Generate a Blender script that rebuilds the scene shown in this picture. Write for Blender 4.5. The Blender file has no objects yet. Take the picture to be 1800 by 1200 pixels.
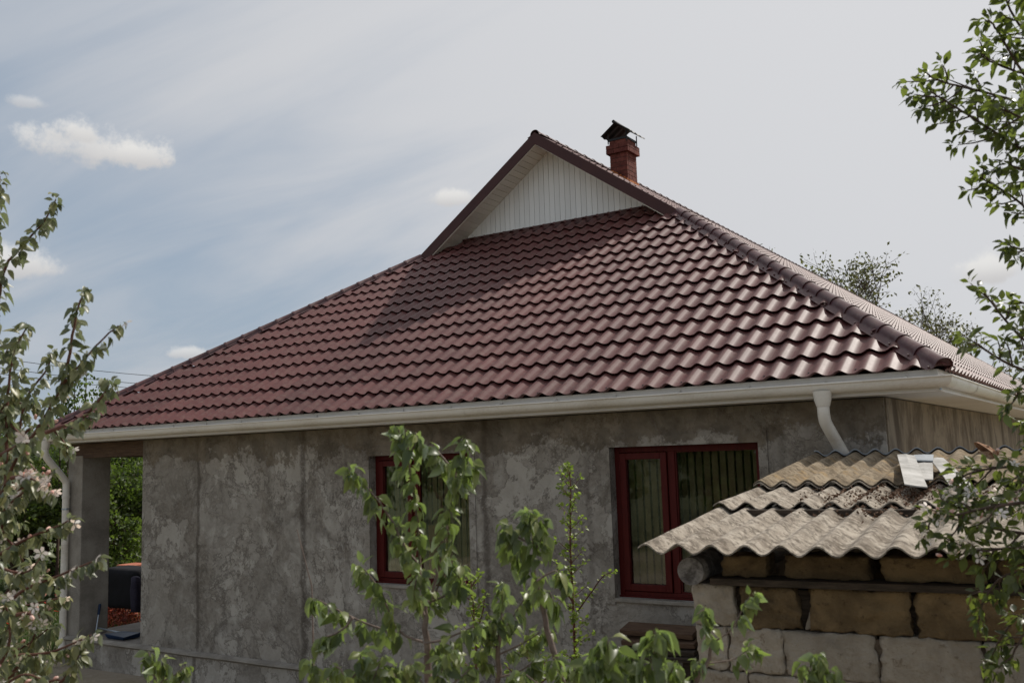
import bpy, bmesh, math, random
import numpy as np
from mathutils import Vector, Matrix, noise, Euler
R = math.radians
random.seed(7)
sc = bpy.context.scene
col = sc.collection

# ---------------------------------------------------------------- camera, sky, sun, exposure
EZ = 3.2                                   # eave height above the ground
CF, CX, CY, CZ = 1669.1, 12.9462, -7.7032, 2.6561
YAW, PIT, ROL = 0.5738, 0.1209, -0.0320
FW = Vector((-math.sin(YAW)*math.cos(PIT), math.cos(YAW)*math.cos(PIT), math.sin(PIT)))
R0 = Vector((math.cos(YAW), math.sin(YAW), 0)); U0 = R0.cross(FW)
RT = R0*math.cos(ROL)+U0*math.sin(ROL); UP = U0*math.cos(ROL)-R0*math.sin(ROL)
CAM = Vector((CX, CY, CZ))
cd = bpy.data.cameras.new('camera'); cam = bpy.data.objects.new('camera', cd); col.objects.link(cam)
m = Matrix.Identity(4)
for i in range(3):
    m[i][0] = RT[i]; m[i][1] = UP[i]; m[i][2] = -FW[i]; m[i][3] = CAM[i]
cam.matrix_world = m
cd.sensor_width = 36; cd.lens = CF/1800*36; cd.clip_end = 2000; cd.clip_start = .05
cd.dof.use_dof = True; cd.dof.focus_distance = 12.0; cd.dof.aperture_fstop = 6.3
sc.camera = cam
SUN = Vector((.2495, .6101, .7520)).normalized()
sd = bpy.data.lights.new('sun', 'SUN'); sun = bpy.data.objects.new('sun', sd); col.objects.link(sun)
sd.energy = 3.6; sd.angle = R(.6); sd.color = (1, .95, .87)
sun.rotation_euler = SUN.to_track_quat('Z', 'Y').to_euler(); sun.location = (0, 0, 30)
sc.view_settings.view_transform = 'Standard'; sc.view_settings.look = 'None'
sc.view_settings.exposure = 0.0; sc.view_settings.gamma = 1; sc.view_settings.use_curve_mapping = False

def ray(u, v): return (FW+RT*((u-900)/CF)+UP*((600-v)/CF))
def P(u, v, d): return CAM+ray(u, v)*d                     # a point d metres in front of the lens
def on(u, v, n, k):                                        # where the sight line meets the plane n.X = k
    n = Vector(n); D = ray(u, v); return CAM+D*((k-n.dot(CAM))/n.dot(D))

# ---- node helpers
class NT:
    def __init__(s, nt): s.nt = nt; nt.nodes.clear()
    def n(s, t, **kw):
        o = s.nt.nodes.new(t)
        for k, v in kw.items():
            if k.startswith('_'): setattr(o, k[1:], v)
        for k, v in kw.items():
            if k.startswith('_'): continue
            key = int(k[1:]) if k[0] == 'i' and k[1:].isdigit() else k.replace('__', ' ')
            s.set(o.inputs[key], v)
        return o
    def set(s, i, v):
        if isinstance(v, bpy.types.NodeSocket): s.nt.links.new(v, i)
        elif isinstance(v, bpy.types.Node): s.nt.links.new(v.outputs[0], i)
        else:
            if isinstance(v, tuple) and len(v) == 3 and i.type == 'RGBA': v = v+(1,)
            i.default_value = v
    def math(s, op, a, b=0, c=0, clamp=False):
        o = s.n('ShaderNodeMath', _operation=op, i0=a, i1=b, i2=c); o.use_clamp = clamp; return o.outputs[0]
    def vm(s, op, a, b=(0, 0, 0), sc_=None):
        o = s.n('ShaderNodeVectorMath', _operation=op, i0=a, i1=b)
        if sc_ is not None: s.set(o.inputs['Scale'], sc_)
        return o.outputs['Value'] if op in ('DOT_PRODUCT', 'LENGTH', 'DISTANCE') else o.outputs[0]
    def mix(s, f, a, b, mode='MIX'):
        o = s.n('ShaderNodeMix', _data_type='RGBA', _blend_type=mode)
        s.set(o.inputs[0], f); s.set(o.inputs[6], a); s.set(o.inputs[7], b); return o.outputs[2]
    def noise(s, v, scale, det=5, rough=.55, dist=0, dim='3D'):
        return s.n('ShaderNodeTexNoise', _noise_dimensions=dim, Vector=v, Scale=scale, Detail=det, Roughness=rough, Distortion=dist)
    def ramp(s, f, stops, interp='LINEAR'):
        o = s.n('ShaderNodeValToRGB'); s.set(o.inputs[0], f); cr = o.color_ramp; cr.interpolation = interp
        while len(cr.elements) > 1: cr.elements.remove(cr.elements[-1])
        for k, (p, c) in enumerate(stops):
            e = cr.elements[0] if k == 0 else cr.elements.new(p)
            e.position = p; e.color = (c if isinstance(c, tuple) else (c, c, c))+(1,)
        return o.outputs[0]
    def step(s, x, a, b):                                  # smooth 0..1 between a and b
        o = s.n('ShaderNodeMapRange', _interpolation_type='SMOOTHSTEP'); s.set(o.inputs[0], x)
        s.set(o.inputs[1], a); s.set(o.inputs[2], b); return o.outputs[0]

# ---- world: daylight sky with thin high cloud and a few small cumulus
wd = bpy.data.worlds.new('World'); sc.world = wd; wd.use_nodes = True
w = NT(wd.node_tree)
skyt = w.n('ShaderNodeTexSky', _sky_type='NISHITA', _sun_disc=False, _sun_elevation=math.asin(SUN.z),
           _sun_rotation=math.atan2(SUN.x, SUN.y), _air_density=1.0, _dust_density=1.5, _ozone_density=1.5)
tc = w.n('ShaderNodeTexCoord'); D = tc.outputs['Generated']
sx = w.n('ShaderNodeSeparateXYZ', Vector=D)
zc = w.math('MAXIMUM', w.math('ADD', sx.outputs[2], .18), .05)
pl = w.vm('SCALE', D, sc_=w.math('DIVIDE', 1, zc))
mp = w.n('ShaderNodeMapping', Vector=pl, Rotation=(0, 0, R(-28)), Scale=(.55, 1.9, 0))
cir = w.noise(mp.outputs[0], 1.3, 8, .55, .5).outputs[0]
cir2 = w.noise(pl, .55, 4, .5, .3).outputs[0]
sund = w.vm('DOT_PRODUCT', D, tuple(SUN))
cov = w.math('ADD', w.math('MULTIPLY', cir, 1.0), w.math('MULTIPLY', cir2, .66))
cov = w.math('ADD', cov, w.math('MAXIMUM', w.math('MULTIPLY', w.math('SUBTRACT', sund, .42), 1.15), -.16))
cov = w.math('ADD', cov, w.math('MULTIPLY', w.step(sund, .05, -.6), .45))  # extra cloud opposite the sun, out of view, added to brighten the shade
covf = w.step(cov, .42, 1.12)
vc = w.mix(w.step(sund, .2, 1), (5.7, 5.85, 6.15), (7.2, 7.2, 7.35))
hz = w.step(sx.outputs[2], .30, -.02)
base = w.mix(w.math('MULTIPLY', hz, .45), w.mix(1, skyt.outputs[0], (.80, .86, .84), 'MULTIPLY'), (4.6, 4.9, 5.3))
base = w.mix(.72, base, (3.25, 4.1, 5.2))
skyc = w.mix(w.math('MULTIPLY', covf, .95), base, vc)
# small cumulus
fine = w.noise(D, 55, 7, .65).outputs[0]; fine2 = w.noise(D, 17, 4, .55).outputs[0]
def puff(skyc, u, v, ru, rv, a=.9, seed=0):
    c = ray(u, v).normalized(); e1 = c.cross(Vector((0, 0, 1))).normalized(); e2 = e1.cross(c)
    x = w.math('DIVIDE', w.vm('DOT_PRODUCT', D, tuple(e1)), ru/CF); y = w.math('DIVIDE', w.vm('DOT_PRODUCT', D, tuple(e2)), rv/CF)
    ylow = w.math('MAXIMUM', y, w.math('MULTIPLY', y, -1.7))
    r2 = w.math('SQRT', w.math('ADD', w.math('MULTIPLY', x, x), w.math('MULTIPLY', ylow, ylow)))
    r2 = w.math('ADD', r2, w.math('MULTIPLY', w.math('SUBTRACT', fine, .5), 1.7))
    r2 = w.math('ADD', r2, w.math('MULTIPLY', w.math('SUBTRACT', fine2, .5), 1.5))
    r2 = w.math('ADD', r2, w.math('MULTIPLY', w.step(w.vm('DOT_PRODUCT', D, tuple(c)), .99, .97), 9))
    f = w.math('MULTIPLY', w.step(r2, 1.25, .45), a)
    cc = w.mix(w.step(y, -.6, .8), (5.9, 5.8, 5.8), (7.9, 7.8, 7.6))
    return w.mix(f, skyc, cc)
for q in [(165, 264, 98, 42), (140, 238, 48, 30), (225, 276, 62, 26), (20, 468, 78, 32), (798, 352, 42, 20), (1738, 480, 46, 26, .9), (330, 622, 34, 12, .7), (50, 182, 26, 12, .5),
          (-260, 330, 90, 35), (-420, 560, 80, 28), (2100, 500, 70, 24, .7), (-700, 420, 90, 34)]:
    skyc = puff(skyc, *q)
bg = w.n('ShaderNodeBackground', Color=skyc, Strength=.1)
w.n('ShaderNodeOutputWorld', Surface=bg.outputs[0])

# ---------------------------------------------------------------- materials
def newmat(name):
    mt = bpy.data.materials.new(name); mt.use_nodes = True; return mt, NT(mt.node_tree)
def finish(t, bsdf): t.n('ShaderNodeOutputMaterial', Surface=bsdf.outputs[0])
def bump(t, h, strength=.3, dist=.01): return t.n('ShaderNodeBump', Height=h, Strength=strength, Distance=dist).outputs[0]
def noisy(name, c1, c2, scale=4, rough=.8, bs=.3, bd=.01, stretch=(1, 1, 1), spec=.3, lo=.35, hi=.65, metal=0, fine=60, rnd=0, coat=0):
    mt, t = newmat(name)
    g = t.n('ShaderNodeNewGeometry'); mp = t.n('ShaderNodeMapping', Vector=g.outputs['Position'], Scale=stretch)
    a = t.noise(mp.outputs[0], scale, 6, .6, .3).outputs[0]; b = t.noise(mp.outputs[0], fine, 4, .6).outputs[0]
    f = t.step(t.math('ADD', t.math('MULTIPLY', a, .75), t.math('MULTIPLY', b, .25)), lo, hi)
    c = t.mix(f, c1, c2)
    if rnd:
        oi = t.n('ShaderNodeObjectInfo')
        c = t.mix(1, c, t.ramp(oi.outputs['Random'], [(0, 1-rnd), (1, 1+rnd)]), 'MULTIPLY')
    b_ = t.n('ShaderNodeBsdfPrincipled', Base__Color=c, Roughness=rough, Metallic=metal)
    b_.inputs['Specular IOR Level'].default_value = spec; b_.inputs['Coat Weight'].default_value = coat
    if bs: t.set(b_.inputs['Normal'], bump(t, t.math('ADD', a, b), bs, bd))
    finish(t, b_); return mt
M = {}
def roof_metal(name, c, rough=.54):
    mt, t = newmat(name); g = t.n('ShaderNodeNewGeometry'); oi = t.n('ShaderNodeObjectInfo')
    a = t.noise(g.outputs['Position'], 1.7, 5, .6).outputs[0]; s_ = t.noise(g.outputs['Position'], 300, 2, .5).outputs[0]
    du = t.noise(g.outputs['Position'], 14, 6, .7).outputs[0]
    cc = t.mix(t.math('MULTIPLY', t.step(du, .42, .75), .35), t.mix(1, t.mix(t.step(a, .3, .7), c, tuple(x*1.25 for x in c)), t.ramp(oi.outputs['Random'], [(0, .9), (1, 1.1)]), 'MULTIPLY'), (.20, .15, .12))
    sxy = t.n('ShaderNodeSeparateXYZ', Vector=g.outputs['Position']); wn = t.n('ShaderNodeTexWhiteNoise', _noise_dimensions='1D'); t.set(wn.inputs['W'], t.math('FLOOR', t.math('DIVIDE', sxy.outputs[0], 1.1)))
    cc = t.mix(1, cc, t.ramp(wn.outputs[0], [(0, .90), (1, 1.10)]), 'MULTIPLY')
    b_ = t.n('ShaderNodeBsdfPrincipled', Base__Color=cc, Roughness=t.math('ADD', rough-.05, t.math('MULTIPLY', du, .12)))
    b_.inputs['Specular IOR Level'].default_value = .50
    t.set(b_.inputs['Normal'], bump(t, s_, .12, .001)); finish(t, b_); return mt
M['tile'] = roof_metal('red_brown_painted_steel', (.088, .022, .019))
M['cap'] = roof_metal('red_brown_ridge_steel', (.060, .016, .017), .46)
M['verge'] = noisy('brown_verge_steel', (.055, .018, .016), (.07, .024, .02), 3, .5, .05)
M['white'] = noisy('white_painted_metal', (.74, .70, .64), (.82, .78, .73), 1.4, .42, .04, .002, spec=.45, fine=25)
M['gutter'] = noisy('cream_gutter_metal', (.58, .51, .42), (.80, .75, .67), 1.1, .35, .03, .002, (1, 1, 3), spec=.45, fine=34, lo=.28, hi=.56)
M['siding'] = noisy('white_vinyl', (.78, .77, .75), (.82, .81, .79), 1.5, .55, .03, rnd=.05)
M['soffit'] = noisy('cream_soffit_vinyl', (.72, .66, .58), (.78, .73, .65), 1.5, .5, .03, rnd=.05)
M['redframe'] = noisy('dark_red_painted_wood', (.065, .005, .004), (.09, .008, .006), 6, .55, .15, .003, (8, 8, 1), spec=.2)
M['dark'] = noisy('dark_interior', (.02, .018, .016), (.04, .035, .03), 2, .9, 0)
M['blind'] = noisy('beige_blind_fabric', (.17, .115, .062), (.27, .19, .11), 5, .8, .1, .002, rnd=.25)
M['brick'] = noisy('chimney_brick', (.11, .028, .020), (.19, .058, .040), 9, .85, .4, .01, rnd=.18)
M['mortar'] = noisy('mortar', (.10, .055, .045), (.17, .11, .09), 12, .95, .3)
M['mortar2'] = noisy('old_mortar', (.10, .07, .05), (.25, .20, .15), 14, .95, .6, .01)
M['sealant'] = noisy('orange_sealant', (.42, .12, .03), (.55, .20, .06), 14, .8, .6, .02)
M['black'] = noisy('black_steel', (.010, .010, .011), (.02, .019, .018), 8, .5, .1)
M['beamwood'] = noisy('brown_timber', (.075, .042, .026), (.13, .08, .05), 5, .75, .4, .006, (1, 12, 12), rnd=.15)
M['oldwood'] = noisy('weathered_dark_timber', (.035, .026, .018), (.085, .062, .045), 6, .85, .5, .006, (1.5, 12, 12))
M['logend'] = noisy('grey_log', (.09, .08, .075), (.30, .28, .265), 9, .9, .9, .012, lo=.4, hi=.6)
M['pale_board'] = noisy('pale_grey_flat_sheet', (.30, .285, .26), (.50, .48, .45), 5, .7, .25, .003, spec=.3)
M['blue_board'] = noisy('blue_grey_flat_sheet', (.24, .26, .28), (.36, .38, .40), 5, .6, .2)
M['rust'] = noisy('rust', (.17, .07, .03), (.42, .30, .20), 9, .9, .6, .01, lo=.4, hi=.6)
M['debris'] = noisy('dead_leaves', (.06, .034, .02), (.20, .115, .07), 40, .9, .2)
M['claytile'] = noisy('red_clay', (.26, .075, .045), (.40, .15, .09), 7, .85, .3, rnd=.2)
M['bark'] = noisy('brown_bark', (.045, .028, .022), (.11, .075, .055), 22, .85, .5, .004, (1, 1, .4))
M['redbark'] = noisy('reddish_young_bark', (.10, .035, .025), (.17, .085, .06), 25, .6, .25, .002)
M['greybark'] = noisy('grey_young_bark', (.12, .085, .07), (.24, .18, .15), 25, .7, .25, .002)
M['wire'] = noisy('cable', (.02, .02, .022), (.03, .03, .03), 3, .7, 0)
M['blackcloth'] = noisy('black_cloth', (.004, .004, .005), (.009, .008, .011), 6, .9, .3)
M['purplecloth'] = noisy('dark_violet_cloth', (.022, .018, .034), (.04, .034, .055), 6, .9, .3)
M['blue'] = noisy('blue_plastic', (.006, .020, .055), (.010, .030, .08), 6, .4, .05)
M['inner_panel'] = noisy('orange_brown_wood', (.16, .06, .02), (.26, .10, .035), 4, .6, .2, .003, (8, 8, 1))
M['steel'] = noisy('bright_steel', (.35, .4, .45), (.5, .55, .6), 8, .35, .05, metal=.7)
M['cement'] = noisy('grey_cement', (.22, .195, .165), (.36, .325, .28), 3, .92, .5, .01)
M['floorc'] = noisy('cement_floor', (.16, .14, .12), (.26, .23, .20), 2.2, .9, .3)

def plaster(name, tint=(1, 1, 1), seams=True):
    mt, t = newmat(name)
    g = t.n('ShaderNodeNewGeometry'); p = g.outputs['Position']; s = t.n('ShaderNodeSeparateXYZ', Vector=p)
    X, Z = s.outputs[0], s.outputs[2]
    big = t.noise(p, .9, 5, .6, .4).outputs[0]; mid = t.noise(p, 3.2, 7, .66, .5).outputs[0]
    fin = t.noise(p, 28, 5, .65).outputs[0]; vfin = t.noise(p, 140, 3, .6).outputs[0]
    warp = t.vm('ADD', p, t.vm('SCALE', t.vm('SUBTRACT', t.noise(p, 2.3, 5, .68).outputs[1], (.5, .5, .5)), sc_=.55))
    # trowelled patches: irregular cells with dark ragged edges
    vo = t.n('ShaderNodeTexVoronoi', _feature='DISTANCE_TO_EDGE', Vector=t.n('ShaderNodeMapping', Vector=warp, Scale=(.9, 0, .62)).outputs[0], Scale=1.0)
    vcell = t.n('ShaderNodeTexVoronoi', _feature='F1', Vector=t.n('ShaderNodeMapping', Vector=warp, Scale=(.9, 0, .62)).outputs[0], Scale=1.0)
    cellv = t.n('ShaderNodeSeparateColor', Color=vcell.outputs['Color']).outputs[0]
    edge = t.math('MULTIPLY', t.step(vo.outputs[0], .055, .0), t.step(mid, .40, .62))
    c = t.mix(t.step(t.math('ADD', t.math('MULTIPLY', mid, .7), t.math('MULTIPLY', big, .3)), .34, .64), (.20, .175, .147), (.45, .415, .365))
    c = t.mix(t.math('MULTIPLY', t.step(cellv, .25, .75), .35), c, (.50, .46, .41))
    c = t.mix(t.math('MULTIPLY', t.step(t.noise(p, 1.6, 8, .7, .8).outputs[0], .50, .60), .55), c, (.18, .15, .118))
    c = t.mix(t.math('MULTIPLY', edge, .62), c, (.062, .047, .036))
    for sc_k, off_, wd_k, a_fill, a_line, colr in ((.95, 3.1, .017, .60, .8, (.48, .44, .385)), (2.1, 9.7, .014, .28, .70, (.14, .112, .085)), (.70, 21.3, .014, .32, .8, (.19, .165, .135))):
        nn = t.noise(t.vm('ADD', p, (off_, off_*2, off_*.7)), sc_k, 9, .68, .35).outputs[0]
        fill = t.step(nn, .515, .535); line = t.step(t.math('ABSOLUTE', t.math('SUBTRACT', nn, .52)), wd_k, 0)
        c = t.mix(t.math('MULTIPLY', fill, a_fill), c, colr)
        c = t.mix(t.math('MULTIPLY', t.math('MULTIPLY', line, a_line), t.step(fin, .3, .6)), c, (.070, .054, .042))
        edge = t.math('ADD', edge, t.math('MULTIPLY', fill, .25))
    # pitting / scuffs
    sc1 = t.step(t.noise(t.n('ShaderNodeMapping', Vector=p, Scale=(2, 2, .9)).outputs[0], 9, 6, .75).outputs[0], .60, .70)
    c = t.mix(t.math('MULTIPLY', sc1, .6), c, (.070, .060, .050))
    c = t.mix(t.math('MULTIPLY', t.step(fin, .35, .7), .22), c, (.50, .46, .40))
    h = t.math('ADD', t.math('MULTIPLY', mid, .8), t.math('MULTIPLY', fin, .25))
    h = t.math('SUBTRACT', h, t.math('MULTIPLY', edge, .35))
    if seams:
        sm = None
        for x, wd_, a in ((2.92, .045, .7), (4.78, .075, .75), (7.35, .05, .7), (8.55, .05, .35), (10.45, .05, .3), (5.45, .05, .3)):
            dx = t.math('ABSOLUTE', t.math('SUBTRACT', t.math('ADD', X, t.math('MULTIPLY', t.math('SUBTRACT', mid, .5), .16)), x))
            k = t.math('MULTIPLY', t.step(dx, wd_, wd_*.2), a)
            sm = k if sm is None else t.math('MAXIMUM', sm, k)
        sm = t.math('MULTIPLY', sm, t.step(fin, .2, .55))
        c = t.mix(sm, c, (.082, .066, .053)); h = t.math('SUBTRACT', h, t.math('MULTIPLY', sm, .3))
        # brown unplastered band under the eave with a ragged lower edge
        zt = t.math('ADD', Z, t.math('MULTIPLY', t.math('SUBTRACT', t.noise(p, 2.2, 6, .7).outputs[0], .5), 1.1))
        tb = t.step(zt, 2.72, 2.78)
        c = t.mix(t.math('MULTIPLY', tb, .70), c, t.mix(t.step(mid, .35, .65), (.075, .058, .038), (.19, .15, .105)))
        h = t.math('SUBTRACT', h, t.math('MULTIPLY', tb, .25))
    c = t.mix(1, c, tint, 'MULTIPLY')
    b_ = t.n('ShaderNodeBsdfPrincipled', Base__Color=c, Roughness=.92, Normal=bump(t, t.math('ADD', h, t.math('MULTIPLY', vfin, .08)), .75, .02))
    b_.inputs['Specular IOR Level'].default_value = .2
    finish(t, b_); return mt
M['plaster'] = plaster('grey_cement_plaster')
def streaky():
    mt, t = newmat('streaked_beige_render'); g = t.n('ShaderNodeNewGeometry'); p = g.outputs['Position']
    st = t.noise(t.n('ShaderNodeMapping', Vector=p, Scale=(1.2, .55, .34)).outputs[0], 1.9, 9, .74, 1.4).outputs[0]
    fi = t.noise(p, 20, 5, .6).outputs[0]
    c = t.mix(t.step(st, .34, .60), (.085, .058, .035), (.29, .235, .17)); c = t.mix(t.math('MULTIPLY', t.step(t.noise(p, 1.3, 7, .7, .5).outputs[0], .5, .58), .55), c, (.10, .072, .045)); c = t.mix(t.math('MULTIPLY', t.step(fi, .5, .7), .25), c, (.12, .09, .065))
    b_ = t.n('ShaderNodeBsdfPrincipled', Base__Color=c, Roughness=.9, Normal=bump(t, t.math('ADD', st, t.math('MULTIPLY', fi, .4)), .5, .012)); finish(t, b_); return mt
M['sidewall'] = streaky()
def asbestos(name, c1, c2, yellow=0.0):
    mt, t = newmat(name); g = t.n('ShaderNodeNewGeometry'); p = g.outputs['Position']; oi = t.n('ShaderNodeObjectInfo')
    a = t.noise(p, 6, 6, .65, .4).outputs[0]; f = t.noise(p, 42, 5, .7).outputs[0]
    l = t.noise(p, 17, 6, .75, .6).outputs[0]; ft = t.noise(t.n('ShaderNodeMapping', Vector=p, Scale=(1, .35, 1)).outputs[0], 160, 3, .6).outputs[0]
    c = t.mix(t.step(a, .3, .68), c1, c2)
    c = t.mix(t.math('MULTIPLY', t.step(l, .46, .60), .8), c, tuple(x*.5 for x in c1))
    c = t.mix(t.math('MULTIPLY', t.step(t.noise(p, 2.6, 5, .7, .6).outputs[0], .5, .6), .25), c, tuple(x*.75 for x in c1))
    c = t.mix(t.math('MULTIPLY', t.step(f, .52, .72), .6), c, tuple(min(.8, x*1.45) for x in c2))
    if yellow: c = t.mix(t.math('MULTIPLY', t.step(t.noise(p, 5, 5, .7).outputs[0], .52, .66), yellow), c, (.36, .23, .09))
    b_ = t.n('ShaderNodeBsdfPrincipled', Base__Color=c, Roughness=.95, Normal=bump(t, t.math('ADD', t.math('ADD', l, f), t.math('MULTIPLY', ft, .5)), .7, .006))
    b_.inputs['Specular IOR Level'].default_value = .15; finish(t, b_); return mt
M['asb_low'] = asbestos('lichen_grey_fibre_cement', (.19, .155, .12), (.45, .395, .325))
M['asb_up'] = asbestos('brownish_fibre_cement', (.15, .112, .072), (.31, .25, .175), .45)
def stone(name, c1, c2, hole=(.05, .03, .015), lime=0):
    mt, t = newmat(name); g = t.n('ShaderNodeNewGeometry'); p = g.outputs['Position']; oi = t.n('ShaderNodeObjectInfo')
    a = t.noise(p, 5, 6, .65, .3).outputs[0]; f = t.noise(p, 45, 5, .7).outputs[0]; h2 = t.noise(p, 22, 5, .75).outputs[0]
    c = t.mix(t.step(a, .35, .65), c1, c2)
    c = t.mix(t.math('MULTIPLY', t.step(h2, .57, .68), .7), c, hole)
    if lime:
        c = t.mix(t.math('MULTIPLY', t.step(t.noise(p, 3.2, 7, .7, .5).outputs[0], .56, .63), .8), c, (.19, .13, .075))
    c = t.mix(1, c, t.ramp(oi.outputs['Random'], [(0, .82), (1, 1.12)]), 'MULTIPLY')
    b_ = t.n('ShaderNodeBsdfPrincipled', Base__Color=c, Roughness=.95, Normal=bump(t, t.math('ADD', t.math('MULTIPLY', f, .8), h2), 1, .02)); finish(t, b_); return mt
M['ochre'] = stone('ochre_shell_stone', (.13, .085, .040), (.26, .175, .085))
M['lime'] = stone('limewashed_shell_stone', (.36, .30, .23), (.52, .45, .37), (.2, .15, .1), 1)
def leafmat(name, top, under, trans, rough=.38, rnd=.3, tw=.45):
    mt, t = newmat(name); g = t.n('ShaderNodeNewGeometry'); oi = t.n('ShaderNodeObjectInfo')
    rn = t.math('FRACT', t.math('ADD', oi.outputs['Random'], g.outputs['Random Per Island']))
    k = t.ramp(rn, [(0, 1-rnd), (1, 1+rnd)])
    yl = t.mix(t.math('MULTIPLY', rn, .5), top, (top[0]*1.9, top[1]*1.3, top[2]*.9))
    vn = t.noise(g.outputs['Position'], 60, 4, .6).outputs[0]
    yl = t.mix(t.math('MULTIPLY', t.step(vn, .5, .75), .35), yl, tuple(x*.5 for x in top))
    c = t.mix(1, t.mix(g.outputs['Backfacing'], yl, under), k, 'MULTIPLY')
    b_ = t.n('ShaderNodeBsdfPrincipled', Base__Color=c, Roughness=rough); b_.inputs['Specular IOR Level'].default_value = .45
    tr = t.n('ShaderNodeBsdfTranslucent', Color=t.mix(1, trans, k, 'MULTIPLY'))
    mx = t.n('ShaderNodeMixShader'); t.set(mx.inputs[0], tw); t.set(mx.inputs[1], b_.outputs[0]); t.set(mx.inputs[2], tr.outputs[0])
    finish(t, mx); return mt
M['apple'] = leafmat('apple_leaf', (.115, .150, .060), (.36, .40, .27), (.25, .36, .07), .36, .4, .38)
M['appleL'] = leafmat('hairy_apple_leaf', (.145, .170, .088), (.42, .43, .33), (.18, .24, .08), .36, .35, .28)
M['plum'] = leafmat('plum_leaf', (.050, .068, .020), (.11, .14, .05), (.20, .26, .04), .36, .35, .42)
M['small'] = leafmat('sapling_leaf', (.12, .17, .03), (.17, .22, .07), (.28, .40, .05), .42)
M['bgleaf'] = leafmat('orchard_leaf', (.055, .085, .020), (.09, .13, .04), (.15, .23, .03), .5, .5)
M['farleaf'] = leafmat('distant_leaf', (.07, .08, .035), (.10, .11, .05), (.16, .17, .05), .5, .4, .35)
M['petal'] = leafmat('blossom_petal', (.84, .81, .77), (.84, .77, .73), (.68, .60, .55), .5, .12, .3)
M['bud'] = noisy('pink_bud', (.60, .26, .20), (.78, .55, .47), 60, .5, 0)
M['redflower'] = leafmat('red_petal', (.45, .02, .015), (.4, .03, .02), (.6, .03, .02), .5, .4, .3)
M['redleaf'] = leafmat('rusty_red_leaf', (.24, .05, .03), (.30, .10, .06), (.4, .1, .05), .5, .5, .3)
M['grass'] = leafmat('grass_blade', (.05, .09, .02), (.06, .1, .03), (.1, .18, .03), .5, .4, .3)
def glassmat():
    mt, t = newmat('window_glass'); fr = t.n('ShaderNodeFresnel', IOR=1.5)
    g = t.n('ShaderNodeNewGeometry'); bp = bump(t, t.noise(g.outputs['Position'], 3, 2, .5).outputs[0], .10, .02)
    t.set(fr.inputs['Normal'], bp)
    tr = t.n('ShaderNodeBsdfTransparent', Color=(.80, .84, .80)); gl = t.n('ShaderNodeBsdfGlossy', Color=(1, 1, 1), Roughness=.01, Normal=bp)
    mx = t.n('ShaderNodeMixShader'); t.set(mx.inputs[0], t.math('MULTIPLY', fr.outputs[0], 1.25, clamp=True)); t.set(mx.inputs[1], tr.outputs[0]); t.set(mx.inputs[2], gl.outputs[0]); finish(t, mx); return mt
M['glass'] = glassmat()
def groundmat():
    mt, t = newmat('garden_soil'); g = t.n('ShaderNodeNewGeometry'); p = g.outputs['Position']
    a = t.noise(p, .35, 6, .6).outputs[0]; b = t.noise(p, 7, 6, .7).outputs[0]
    c = t.mix(t.step(a, .4, .6), (.30, .245, .18), (.20, .17, .10)); c = t.mix(t.math('MULTIPLY', t.step(b, .45, .65), .5), c, (.36, .30, .23))
    far = t.step(t.math('ADD', t.vm('DISTANCE', p, (7, 0, 0)), t.math('MULTIPLY', a, 8)), 17, 22)
    c = t.mix(t.math('MULTIPLY', far, .9), c, t.mix(b, (.045, .065, .02), (.10, .11, .05)))
    b_ = t.n('ShaderNodeBsdfPrincipled', Base__Color=c, Roughness=.95, Normal=bump(t, b, .8, .05)); finish(t, b_); return mt
M['ground'] = groundmat()

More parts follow.
